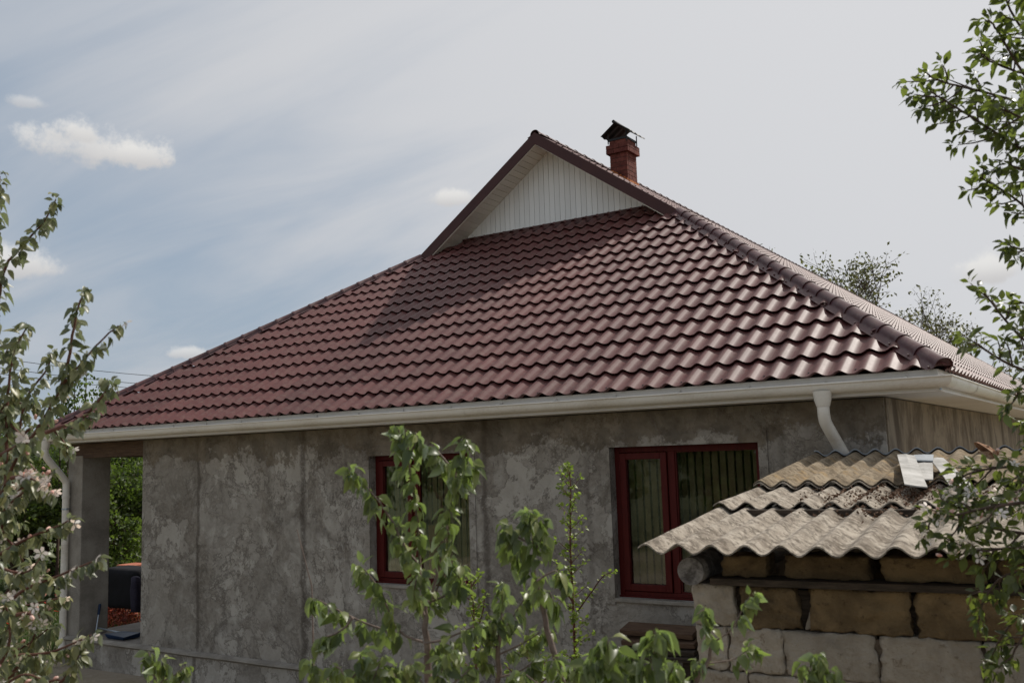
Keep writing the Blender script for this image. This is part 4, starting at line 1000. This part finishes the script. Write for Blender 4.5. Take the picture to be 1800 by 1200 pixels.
# apple tree at the left edge, in blossom
DL = 3.3
lt = Plant('apple_tree', tuple(P(-60, 1200, DL).xy)+(0,), 'apple tree in blossom with pale drooping leaves and pink buds at the left edge', 'tree', 'appleL', 'redbark', seed=11)
b0 = Vector((lt.base.x, lt.base.y, 0)); tkp = lt.limb([b0, P(-55, 1200, DL), P(-45, 1050, DL), P(-30, 950, DL+.1)], .06, .035, 10)
def shoot(pl_, pts, d, r0=.010, r1=.003, sp=.085, n_=(3, 5), size=.062, droop=.5, start=0., fl=0, end=7, spread=1.0):
    q_ = pl_.limb(PX(pts, d), r0, r1); pl_.along(q_, sp, n_, size, droop, spread, start, fl, end); return q_
SH = [([(30, 860), (60, 850), (85, 862)], 2.95, 0, 6), ([(20, 840), (45, 835), (62, 845)], 2.95, 0, 6), ([(0, 800), (25, 785), (35, 780)], 3.0, 0, 4), ([(30, 1080), (50, 1075), (60, 1090)], 3.0, 0, 4),
      ([(-40, 960), (-20, 700), (0, 475), (40, 430), (75, 395), (98, 350)], 3.2, .35, 0),
      ([(-30, 900), (-25, 600), (-8, 420), (0, 310)], 3.3, .6, 0),
      ([(-40, 980), (4, 862), (33, 796), (71, 750), (104, 684), (142, 638), (183, 592), (208, 572)], 3.1, .15, 1),
      ([(104, 684), (119, 655), (125, 597), (137, 540), (150, 510)], 3.1, .05, 0),
      ([(10, 860), (12, 740), (17, 634), (45, 575)], 3.2, .0, 0),
      ([(80, 760), (150, 735), (185, 690), (192, 672)], 3.0, .3, 0),
      ([(0, 900), (30, 820), (40, 700), (85, 650), (90, 620)], 3.5, .1, 0),
      ([(-40, 1000), (20, 960), (60, 940), (100, 925), (120, 915)], 3.2, .0, 1),
      ([(-20, 1100), (30, 1040), (80, 1020), (130, 1000), (165, 985)], 3.1, .0, 1),
      ([(-20, 1000), (10, 900), (60, 850), (90, 830)], 3.4, .0, 3),
      ([(-40, 1180), (20, 1150), (80, 1150), (130, 1130), (160, 1115)], 3.1, .1, 0),
      ([(-30, 1200), (30, 1190), (60, 1120), (70, 1080)], 3.3, .0, 1),
      ([(-30, 1050), (0, 980), (20, 900), (35, 860)], 3.6, .0, 2),
      ([(60, 1230), (110, 1200), (130, 1165), (140, 1150)], 3.1, .0, 0),
      ([(-60, 850), (-20, 780), (15, 700), (40, 650)], 3.7, .0, 0),
      ([(-60, 760), (-30, 680), (0, 640), (20, 600)], 3.4, .0, 0),
      ([(-50, 1150), (-10, 1130), (30, 1090), (20, 1020)], 3.5, .0, 1),
      ([(-40, 1230), (0, 1210), (40, 1180), (80, 1195)], 3.0, .0, 0),
      ([(20, 780), (70, 740), (100, 760), (120, 790)], 3.4, .0, 1),
      ([(-30, 960), (0, 1000), (50, 1010), (70, 980)], 3.0, .0, 1), ([(-40, 800), (10, 790), (50, 810), (75, 850)], 3.3, .0, 1), ([(-40, 700), (0, 720), (30, 760), (60, 780)], 3.2, .0, 0),
      ([(-40, 900), (0, 930), (40, 980), (60, 1030)], 3.4, .0, 1), ([(-40, 1080), (20, 1070), (60, 1060), (110, 1050)], 3.6, .0, 1), ([(-40, 1130), (0, 1150), (40, 1140), (90, 1100)], 3.3, .0, 0), ([(-40, 1200), (10, 1160), (20, 1110), (10, 1060)], 3.0, .0, 1), ([(0, 1230), (50, 1215), (100, 1190), (120, 1205)], 3.2, 0, 0)]
rq = random.Random(77)
for _ in range(22):
    u_, v_ = rq.uniform(-60, 40), 660+540*rq.random()**.8; a_ = rq.uniform(-.9, .5); l_ = rq.uniform(60, 110)
    SH.append(([(u_-30, v_+40), (u_, v_), (u_+l_*math.cos(a_)*.6, v_+l_*math.sin(a_)*.7)], rq.uniform(3.2, 3.8), .2, rq.choice((0, 1, 1, 2))))
for pts, d, st, fl in SH: shoot(lt, pts, d, .007, .002, .036, (5, 8), .050, 1.0, st, max(fl, 1 if pts[-1][1] > 600 and lt.rng.random() < .3 else 0), 10)
lt.build()
# low sprig at the bottom left
def young(name, pts_trunk, d, label, shoots, seed, size=.07, key='apple', bark='greybark', sp=.040, n_=(6, 9), droop=1.15, r0=.0095, cat='tree'):
    b = P(pts_trunk[0][0], pts_trunk[0][1], d); base = (b.x, b.y, 0)
    pl_ = Plant(name, base, label, cat, key, bark, seed=seed)
    pl_.limb([Vector(base), Vector((b.x+.02, b.y, b.z*.5))]+PX(pts_trunk, d), r0*1.5, r0*.45, 8)
    for s_ in shoots:
        pts, dd = s_[0], s_[1]; st = s_[2] if len(s_) > 2 else 0; en = s_[3] if len(s_) > 3 else 7
        q_ = pl_.limb(PX(pts, d+dd), r0*.36, r0*.14, 6); pl_.along(q_, sp, n_, size*.86, droop, .85, st, 0, en+5)
    pl_.build(); return pl_
young('young_apple_tree', [(270, 1230), (275, 1190)], 2.9, 'small leafy shoot tip of a young tree below the plinth at bottom left',
      [([(275, 1200), (262, 1160), (262, 1145)], 0), ([(275, 1200), (310, 1185), (322, 1172)], .1), ([(272, 1215), (290, 1190), (285, 1165)], -.1)], 21, size=.055)
young('young_apple_tree', [(754, 1230), (750, 1130), (745, 1060)], 2.7, 'young apple tree with drooping leaves in front of the left window',
      [([(745, 1080), (740, 996), (716, 968), (676, 892), (648, 860), (618, 822)], 0, .15, 9),
       ([(745, 1060), (738, 980), (730, 880), (716, 800), (712, 755)], .05, .25, 9), ([(712, 800), (705, 770), (700, 755)], .05, 0, 9), ([(718, 800), (735, 775), (730, 760)], .0, 0, 8),
       ([(760, 1040), (780, 960), (792, 880), (806, 810), (820, 775)], -.05, .2, 9), ([(800, 830), (775, 800), (765, 790)], .0, 0, 7), ([(790, 860), (815, 830), (828, 815)], -.0, 0, 7),
       ([(744, 1128), (696, 1112), (672, 1040), (640, 1000)], 0, .2, 9), ([(696, 1112), (648, 1098), (600, 1075), (562, 1055)], .05, .2, 10), ([(620, 1085), (600, 1110), (570, 1120)], 0, 0, 7),
       ([(745, 1130), (780, 1125), (832, 1100)], -.05, .1, 8), ([(745, 1080), (770, 1030), (790, 990)], .1, 0, 9), ([(745, 1080), (725, 1040), (735, 1010)], -.1, 0, 8),
       ([(755, 1150), (790, 1170), (800, 1150)], .1, 0, 8), ([(748, 1060), (800, 1040), (810, 1000)], 0, 0, 8)], 22, size=.066, r0=.0125)
young('young_apple_tree', [(600, 1260), (600, 1210)], 2.5, 'leafy top of a young tree at the bottom, left of the centre apple tree',
      [([(600, 1210), (570, 1190), (548, 1165)], 0), ([(600, 1210), (630, 1180), (635, 1150)], 0), ([(605, 1210), (660, 1190), (690, 1170)], .1), ([(600, 1210), (605, 1180), (590, 1170)], -.1), ([(600, 1220), (650, 1210), (670, 1160)], 0)], 23, size=.066)
young('young_apple_tree', [(1005, 1240), (968, 1132), (952, 1060), (944, 1020)], 2.6, 'young tree with one dense top cluster left of the slender sapling',
      [([(952, 1060), (940, 1008), (936, 940), (932, 905)], 0, 0, 10), ([(938, 960), (905, 940), (893, 925)], 0, 0, 9), ([(940, 970), (955, 940), (950, 915)], .0, 0, 9), ([(940, 990), (915, 985), (900, 960)], .05, 0, 8), ([(944, 1020), (975, 1000), (985, 1010)], -.05, 0, 6), ([(960, 1090), (975, 1060), (965, 1040)], .1, 0, 6)], 24, size=.068)
young('young_apple_tree', [(872, 1240), (876, 1144), (880, 1090)], 2.8, 'young tree with hanging leaves between the two larger centre ones',
      [([(878, 1120), (884, 1060), (880, 1030)], 0, 0, 10), ([(878, 1120), (910, 1070), (925, 1045)], .05, 0, 9), ([(876, 1140), (850, 1120), (862, 1090)], 0, 0, 8), ([(876, 1150), (920, 1130), (950, 1110)], 0, 0, 8), ([(876, 1170), (860, 1170), (845, 1150)], 0, 0, 7), ([(876, 1190), (915, 1180), (940, 1160)], 0, 0, 7)], 25, size=.064)
young('young_apple_tree', [(1110, 1260), (1105, 1220)], 2.3, 'large bright green leaf bunches rising from the bottom edge near the planks',
      [([(1105, 1220), (1070, 1170), (1068, 1125)], 0, 0, 11), ([(1105, 1220), (1150, 1160), (1152, 1108)], 0, 0, 11), ([(1105, 1220), (1120, 1180), (1110, 1150)], .1, 0, 10), ([(1105, 1230), (1170, 1200), (1185, 1170)], .1, 0, 9), ([(1100, 1230), (1045, 1200), (1040, 1170)], 0, 0, 9)], 26, size=.082)
young('young_apple_tree', [(1205, 1250), (1225, 1190), (1247, 1160), (1250, 1130)], 2.6, 'thin sprig with folded leaves in front of the corner of the stone shed',
      [([(1250, 1130), (1246, 1095), (1241, 1075)], 0, 0, 8), ([(1250, 1130), (1285, 1110), (1300, 1080), (1318, 1048)], 0, .5, 8), ([(1245, 1165), (1290, 1160), (1318, 1138)], 0, .55, 8), ([(1222, 1195), (1222, 1175), (1226, 1165)], .0, .4, 4)], 27, size=.058, r0=.008)
young('young_apple_tree', [(1438, 1260), (1438, 1215)], 2.5, 'single leafy shoot tip in front of the whitewashed stone blocks',
      [([(1438, 1215), (1440, 1180), (1438, 1155)], 0, 0, 11), ([(1438, 1215), (1425, 1190), (1418, 1170)], 0, 0, 6), ([(1438, 1215), (1455, 1195), (1460, 1180)], 0, 0, 5)], 28, size=.066)
young('young_apple_tree', [(760, 1270), (752, 1215)], 2.4, 'leafy crown tip at the bottom edge just right of the centre apple stem',
      [([(756, 1215), (775, 1180), (785, 1150)], 0, 0, 9), ([(756, 1220), (735, 1190), (722, 1165)], 0, 0, 8), ([(756, 1220), (800, 1200), (825, 1175)], 0, 0, 9), ([(756, 1225), (705, 1205), (690, 1180)], .1, 0, 8)], 29, size=.064)
young('young_apple_tree', [(1010, 1270), (1006, 1220)], 2.5, 'leafy tip at the bottom edge between the sapling foot and the large leaf bunches',
      [([(1006, 1220), (985, 1185), (975, 1155)], 0, 0, 9), ([(1006, 1220), (1035, 1185), (1045, 1150)], 0, 0, 9), ([(1006, 1225), (1010, 1190), (1008, 1170)], .1, 0, 9), ([(1006, 1225), (950, 1205), (925, 1185)], 0, 0, 9)], 30, size=.064)
# slender sapling with small yellow-green leaves
def sapling(px, d, tops, label, seed, size=.038, group=None):
    b = P(px[0][0], px[0][1], d); base = (b.x, b.y, 0)
    pl_ = Plant('sapling', base, label, 'sapling', 'small', 'redbark', seed=seed, group=group)
    q_ = pl_.limb([Vector(base), Vector((b.x, b.y, b.z*.5))]+PX(px, d), .014, .003, 6)
    q2 = [p_ for p_ in q_ if p_.z > b.z-.1]; pl_.along(q2, .035, (3, 5), size, .1, 1.2, .0, 0, 6)
    # short spurs
    for i in range(2, len(q2)-2, 1):
        for _ in range(2):
            a = pl_.rng.uniform(0, 6.28); f_ = 1-i/len(q2)*.6; e = q2[i]+Vector((math.cos(a)*.13*f_, math.sin(a)*.13*f_, .07)); s2 = pl_.limb([q2[i], e], .003, .0015, 4); pl_.along(s2, .045, (2, 4), size, .1, 1.1, 0, 0, 4)
    for t_ in tops:
        q3 = pl_.limb(PX(t_, d), .006, .002, 5); pl_.along(q3, .05, (3, 5), size, .1, 1.2, .1, 0, 6)
    pl_.build()
sapling([(1014, 1230), (1010, 1120), (1006, 1040), (1002, 960), (1003, 880), (1002, 828)], 6.0, [[(1010, 1080), (1040, 1040), (1060, 1010), (1076, 1005)], [(1008, 1060), (985, 1020), (978, 990)]],
        'slender sapling with small yellow green leaves standing against the wall between the windows', 31)
sapling([(835, 1230), (838, 1150), (832, 1080), (828, 1020)], 5.6, [[(836, 1120), (850, 1070), (852, 1045)]], 'short sapling with small bright leaves below the right edge of the left window', 32)
sapling([(960, 1260), (945, 1180), (925, 1140)], 5.2, [[(950, 1200), (985, 1170), (990, 1150)], [(945, 1180), (910, 1190), (890, 1170)], [(960, 1220), (1000, 1190), (1030, 1170)]], 'low bush shoot with small leaves at the foot of the slender sapling', 33)
# a dry thin stem in front of the wall
q_ = MB(); a, b, c_ = P(552, 1200, 3.0), P(548, 1030, 3.0), P(522, 930, 3.0); q_.tube([Vector((a.x, a.y, 0)), a, b, c_], [.004, .003, .002, .0012], 5); o = q_.build('dry_stem', M['greybark']); tag(o, 'single thin leafless stem standing before the grey wall left of the window', 'stem')

# plum tree reaching in from the right
DR = 3.2; bp_ = P(1980, 1100, 3.4)
rt = Plant('plum_tree', (bp_.x, bp_.y, 0), 'plum tree with dark glossy leaves and a few white blossoms reaching in from the right', 'tree', 'plum', 'bark', seed=41)
rt.limb([Vector((bp_.x, bp_.y, 0)), P(1980, 1000, 3.4), P(1960, 700, 3.4), P(1930, 300, 3.4), P(1900, 0, 3.3)], .07, .03, 10)
def spray(pts, d, tw=.16, nt2=10, fl=0, size=.056, r0=.006, droop=.25):
    q_ = rt.limb(PX(pts, d), r0, .0025, 6); rt.along(q_, .045, (2, 4), size, droop, .9, .12, 0, 6)
    for i in range(nt2):
        f_ = .12+.85*(i+rt.rng.random()*.6)/nt2; k = min(int(f_*(len(q_)-1)), len(q_)-2); a = q_[k].lerp(q_[k+1], f_*(len(q_)-1)-k); d_ = (q_[k+1]-q_[k]).normalized()
        pr = Vector([rt.rng.gauss(0, 1) for _ in range(3)]); pr = (pr-d_*pr.dot(d_)).normalized(); e = a+(d_*.75+pr*.85).normalized()*tw*rt.rng.uniform(.5, 1.15)*(1.1-f_*.5)
        m_ = a.lerp(e, .5)+pr*.01; t2 = rt.limb([a, m_, e], .0035, .0015, 5); rt.along(t2, .034, (2, 3), size, droop, .85, .1, fl if rt.rng.random() < .5 else 0, 5)
spray([(1900, 60), (1834, 85), (1796, 50), (1764, 0), (1754, -60)], 3.2, .12, 10)
spray([(1900, 200), (1834, 165), (1800, 133), (1767, 79), (1746, 42), (1737, 36)], 3.2, .05, 5)
spray([(1920, 60), (1874, 30), (1824, 0), (1804, -50)], 3.0, .14, 8)
spray([(1920, 230), (1834, 194), (1774, 175), (1724, 160), (1674, 150), (1632, 135)], 3.2, .15, 15)
spray([(1920, 300), (1822, 275), (1771, 250), (1724, 215), (1674, 185), (1634, 160)], 3.1, .15, 15)
spray([(1920, 160), (1854, 130), (1794, 130), (1744, 110), (1719, 95)], 3.3, .12, 9)
spray([(1920, 260), (1864, 230), (1804, 210), (1754, 190)], 3.0, .15, 9)
spray([(1930, 430), (1822, 385), (1782, 345), (1722, 312)], 3.2, .12, 11)
spray([(1930, 350), (1852, 320), (1812, 300), (1772, 290)], 3.1, .12, 8)
spray([(1930, 520), (1852, 480), (1817, 450), (1787, 435)], 3.1, .10, 8)
spray([(1930, 680), (1822, 620), (1772, 570), (1730, 515)], 3.2, .13, 7)
spray([(1940, 700), (1822, 660), (1752, 630), (1712, 600)], 3.0, .14, 7)
spray([(1940, 580), (1850, 550), (1822, 540), (1792, 530)], 3.2, .12, 5)
spray([(1940, 740), (1850, 700), (1812, 690), (1787, 690)], 3.1, .10, 4)
spray([(1940, 780), (1860, 740), (1832, 740), (1807, 770)], 3.1, .10, 4)
spray([(1940, 860), (1820, 820), (1760, 820), (1700, 830), (1680, 850)], 3.0, .14, 12, 1)
spray([(1940, 900), (1820, 880), (1740, 890), (1680, 905), (1630, 915)], 2.8, .12, 13, 1, .045)
spray([(1940, 960), (1820, 940), (1750, 930), (1710, 920), (1680, 885)], 2.9, .14, 12, 1)
spray([(1940, 860), (1850, 840), (1800, 860), (1730, 880)], 3.1, .14, 11, 1)
spray([(1940, 1000), (1850, 960), (1790, 960), (1720, 970), (1690, 960)], 2.8, .12, 10, 1)
spray([(1920, 1000), (1820, 1000), (1760, 1010), (1730, 1050), (1720, 1090)], 3.0, .09, 7)
spray([(1930, 1100), (1850, 1090), (1800, 1110), (1775, 1160)], 3.0, .10, 7)
spray([(1930, 1060), (1850, 1060), (1790, 1080), (1750, 1130), (1740, 1180)], 3.1, .07, 5)
rt.build()

# trees farther off: recursive limbs with joined leaf faces
def far_tree(name, base, H, spread, label, leafmat_, nleaf, lsize, seed, depth=4, trunk_h=.3, group=None, up=.6, bark='bark', cat='tree', twr=1.0, lean=(0, 0)):
    rng_ = random.Random(seed); t_ = thing(name, base, label, cat, group); wood = MB(); tips = []
    def grow(p_, d, l_, r_, dep):
        q_ = [p_]; dd = d.copy()
        for i in range(3):
            dd = (dd+Vector([rng_.gauss(0, .16) for _ in range(3)])+Vector((0, 0, .06*up))).normalized(); q_.append(q_[-1]+dd*l_/3)
        wood.tube(q_, [r_, r_*.88, r_*.76, r_*.62], 5 if dep < depth else 8, False)
        if dep <= 1:
            for x_ in (q_[1:] if dep else q_[2:]+[q_[3]]*2): tips.append((x_, dd))
            if dep == 0: return
        n_ = rng_.randint(3, 4) if dep > 1 else rng_.randint(3, 4)
        for k in range(n_):
            st_ = q_[-1] if k == 0 else q_[rng_.randint(1, 3)]
            pr = Vector([rng_.gauss(0, 1) for _ in range(3)]); pr = (pr-dd*pr.dot(dd)).normalized()
            nd = (dd*(1.0 if k == 0 else .7)+pr*spread*rng_.uniform(.5, 1.1)+Vector((0, 0, up*.3))).normalized()
            grow(st_, nd, l_*rng_.uniform(.62, .82), r_*.58, dep-1)
    th_ = H*trunk_h; tr_ = MB(); b = Vector(base); r0 = H*.018*twr
    tr_.tube([b-Vector((0, 0, .1)), b+Vector((lean[0]*.5, lean[1]*.5, th_*.5)), b+Vector((lean[0], lean[1], th_))], [r0*1.4, r0*1.1, r0], 9); tr_.build('trunk', M[bark], t_)
    for k in range(4):
        a = k*1.57+rng_.random(); grow(b+Vector((lean[0], lean[1], th_-.02)), Vector((math.cos(a)*spread*.8, math.sin(a)*spread*.8, 1)).normalized(), H*.26, r0*.6, depth)
    wood.build('limbs', M[bark], t_, kind='stuff')
    per = max(1, nleaf//max(1, len(tips))); mbv = []; mbf = []; n_ = 0
    rs = np.random.RandomState(seed); tp = np.array([list(x_) for x_, _ in tips]); idx = rs.randint(0, len(tp), nleaf)
    c = tp[idx]+np.clip(rs.normal(0, lsize*.8, (nleaf, 3)), -lsize*1.6, lsize*1.6); A = rs.normal(0, 1, (nleaf, 3)); A[:, 2] -= .3; A /= np.linalg.norm(A, axis=1)[:, None]
    B = np.cross(A, rs.normal(0, 1, (nleaf, 3))); B /= np.linalg.norm(B, axis=1)[:, None]; sz = lsize*rs.uniform(.6, 1.3, (nleaf, 1)); N_ = np.cross(A, B)
    vs_ = np.stack([c, c+A*sz*.5+B*sz*.28+N_*sz*.08, c+A*sz, c+A*sz*.5-B*sz*.28+N_*sz*.08], 1).reshape(-1, 3)-np.array(base)
    me = bpy.data.meshes.new('crown'); me.vertices.add(len(vs_)); me.vertices.foreach_set('co', vs_.ravel()); me.loops.add(len(vs_)); me.loops.foreach_set('vertex_index', np.arange(len(vs_)))
    me.polygons.add(nleaf); me.polygons.foreach_set('loop_start', np.arange(nleaf)*4); me.polygons.foreach_set('loop_total', np.full(nleaf, 4)); me.update(); me.validate(); me.materials.append(M[leafmat_])
    o_ = bpy.data.objects.new('crown', me); col.objects.link(o_); o_.parent = t_; o_['kind'] = 'stuff'
    return t_
def gpos(u, d): p_ = P(u, 820, d); return (p_.x, p_.y, 0)
far_tree('walnut_tree', gpos(1495, 36), 9.6, 1.0, 'sparse half bare tree rising behind the right roof slope', 'farleaf', 4200, .15, 51, 4, .42, up=.7, twr=.8)
far_tree('walnut_tree', gpos(1650, 38), 7.9, 1.0, 'lower sparse tree beyond the roof nearest the plum branches', 'farleaf', 2800, .15, 52, 4, .42, up=.5, twr=.8)
GB = 'orchard trees behind the open porch'
spec = [(225, 24, 5.2, 'broad green orchard tree seen through the porch opening'), (160, 21, 4.9, 'orchard tree directly behind the porch column'), (95, 22, 5.1, 'dark orchard tree left of the white downpipe'),
        (30, 20, 5.3, 'orchard tree behind the blossoming apple branches'), (-40, 19, 5.0, 'orchard tree cut by the left frame edge'), (285, 27, 5.0, 'far orchard tree glimpsed at the right side of the porch opening'), (200, 30, 5.6, 'farthest orchard tree in the gap above the clay tiles')]
for i, (u, d, H_, lb) in enumerate(spec):
    far_tree('orchard_tree', gpos(u, d), H_*.86, 1.0, lb, 'bgleaf', 16000, .10, 60+i, 4, .16, GB, up=.25)
for i, (u, top) in enumerate(((128, 672), (148, 655), (168, 690), (185, 664), (118, 700), (105, 690))):
    d = 19; b = gpos(u, d); tz = P(u, top, d).z; wood = MB(); t_ = thing('poplar_shoot', b, ['thin upright shoot behind the left roof corner, beside the apple twigs', 'tallest thin upright shoot behind the left roof corner', 'short upright shoot close above the left hip', 'upright leafy shoot where the left hip passes the apple leaves', 'second shoot from the left above the orchard trees', 'leftmost upright shoot above the orchard trees'][i], 'sapling', 'upright shoots behind the left roof corner')
    wood.tube([Vector(b), Vector((b[0], b[1], tz))], [.04, .008], 5); wood.build('trunk', M['bark'], t_)
    cr = MB(); rr = random.Random(i)
    for k in range(260):
        z_ = tz*(1-.55*rr.random()**1.3); c_ = Vector((b[0]+rr.gauss(0, .09), b[1]+rr.gauss(0, .09), z_)); m_ = Euler((rr.uniform(0, 6), rr.uniform(0, 6), rr.uniform(0, 6))).to_matrix()
        cr.add([c_+m_@Vector(q_)*.045 for q_ in ((-1, 0, 0), (0, -.6, 0), (1, 0, 0), (0, .6, 0))], [(0, 1, 2, 3)])
    cr.build('crown', M['bgleaf'], t_, kind='stuff')
# garden trees behind the photographer, seen only in the window panes
for i, (x_, y_, H_) in enumerate(((-3, -17, 6.2), (2, -20, 6.8), (-9, -14, 6.4), (6.5, -18, 6.2), (-15, -18, 7), (11, -21, 6.5), (-6, -22, 7.2), (0, -25, 7.4), (5, -25, 7.4), (-12, -24, 7.4), (9, -16, 5.6), (-1, -15, 5.4))):
    far_tree('garden_tree', (x_, y_, 0), H_*.8, 1.0, ['tree reflected at the left of the left window', 'tree reflected in the middle of the windows', 'leftmost tree reflected in the windows', 'tree reflected in the right window', 'far left garden tree of the reflections', 'tree reflected at the right edge of the panes', 'taller tree behind the leftmost reflected one', 'tall tree deep in the left window reflection', 'tall tree deep in the right window reflection', 'tall tree at the far left of the reflections', 'small near tree reflected beside the shed', 'small near tree reflected between the windows'][i], 'bgleaf', 5000, .18, 80+i, 4, .16, 'garden trees mirrored in the window panes', up=.3)

# flowers and litter behind the porch
def scatter(name, mat, pts_fn, n_, size, seed, label, cat, flat=1.0):
    mb = MB(); rr = random.Random(seed)
    for k in range(n_):
        c_ = pts_fn(rr); m_ = Euler((rr.gauss(0, flat), rr.gauss(0, flat), rr.uniform(0, 6))).to_matrix(); s_ = size*rr.uniform(.5, 1.3)
        mb.add([c_+m_@Vector(q_)*s_ for q_ in ((-1, 0, .2), (0, -.5, 0), (1, 0, .2), (0, .5, 0))], [(0, 1, 2, 3)])
    o_ = mb.build(name, M[mat]); return tag(o_, label, cat, kind='stuff')
c1 = on(205, 1092, (0, 0, 1), .25); 
def heap(c, rx, h_):
    def f_(rr): a = rr.uniform(0, 6.28); r_ = rr.random()**.5; return Vector((c.x+math.cos(a)*rx*r_, c.y+math.sin(a)*rx*r_, h_*(1-r_**2)*rr.random()+.02))
    return f_
def behind(rr):
    u = rr.uniform(176, 250); v = rr.uniform(1080, 1114); p_ = on(u, v, (0, 0, 1), .02); p_.z = rr.random()**2*.45*(1-(u-176)/140); return p_
scatter('red_leaf_heap', 'redleaf', behind, 1600, .045, 5, 'rust red leafy ground cover seen through the porch opening', 'ground cover')
scatter('tulips', 'redflower', lambda rr: Vector((rr.uniform(-5, -1.5), rr.uniform(-1.5, 3.5), rr.uniform(.25, .4))), 160, .04, 6, 'red tulips in the grass left of the porch', 'flowers', .4)
def blades(n_, x0, x1, y0, y1, hmin, hmax, seed):
    rs = np.random.RandomState(seed); x_ = rs.uniform(x0, x1, n_); y_ = rs.uniform(y0, y1, n_); h_ = rs.uniform(hmin, hmax, n_); a = rs.uniform(0, 6.28, n_); w_ = .008; lx, ly = rs.normal(0, .06, n_), rs.normal(0, .06, n_)
    v0 = np.stack([x_-np.cos(a)*w_, y_-np.sin(a)*w_, 0*x_-.03], 1); v1 = np.stack([x_+np.cos(a)*w_, y_+np.sin(a)*w_, 0*x_-.03], 1); v2 = np.stack([x_+lx, y_+ly, h_], 1)
    vs_ = np.stack([v0, v1, v2], 1).reshape(-1, 3); me = bpy.data.meshes.new('grass'); me.vertices.add(len(vs_)); me.vertices.foreach_set('co', vs_.ravel()); me.loops.add(len(vs_)); me.loops.foreach_set('vertex_index', np.arange(len(vs_)))
    me.polygons.add(n_); me.polygons.foreach_set('loop_start', np.arange(n_)*3); me.polygons.foreach_set('loop_total', np.full(n_, 3)); me.update(); me.materials.append(M['grass'])
    o_ = bpy.data.objects.new('grass', me); col.objects.link(o_); return tag(o_, 'green grass growing beside and behind the left end of the house', 'grass', kind='stuff')
blades(60000, -14, 0.0, -4, 14, .08, .32, 9)

# overhead lines far behind the left roof slope
for i, (a, b) in enumerate((((-150, 605), (420, 668)), ((-150, 622), (420, 683)), ((-150, 634), (420, 690)))):
    pa, pb = P(a[0], a[1], 46), P(b[0], b[1], 60); q_ = MB(); pts = []
    for k in range(13): f_ = k/12; p_ = pa.lerp(pb, f_); p_.z -= .35*4*f_*(1-f_); pts.append(p_)
    q_.tube(pts, .017, 5); o = q_.build('power_line', M['wire']); tag(o, ['topmost of the three cables crossing the sky at the left', 'middle one of the three cables above the left roof corner', 'lowest of the three cables above the left roof corner'][i], 'cable', 'overhead cables at the left')
for u, v, d, lb in ((-150, 600, 46, 'cable pole beyond the left frame edge'), (420, 665, 60, 'cable pole hidden behind the long left roof slope')):
    p_ = P(u, v, d); t_ = thing('utility_pole', (p_.x, p_.y, 0), lb, 'pole'); q_ = MB(); q_.tube([V(p_.x, p_.y, 0), V(p_.x, p_.y, p_.z+.3)], [.14, .09], 10); q_.build('pole', M['greybark'], t_)
    q_ = MB(); q_.bar(V(p_.x-.3, p_.y, p_.z-.5), V(p_.x+.3, p_.y, p_.z-.5), .08, .08); q_.bar(V(p_.x-.05, p_.y-.1, p_.z-1.2), V(p_.x-.05, p_.y+.1, p_.z-1.2), .06, .06); q_.build('crossarm', M['greybark'], t_)

for o in bpy.data.objects:
    if '_o' in o.keys(): del o['_o']
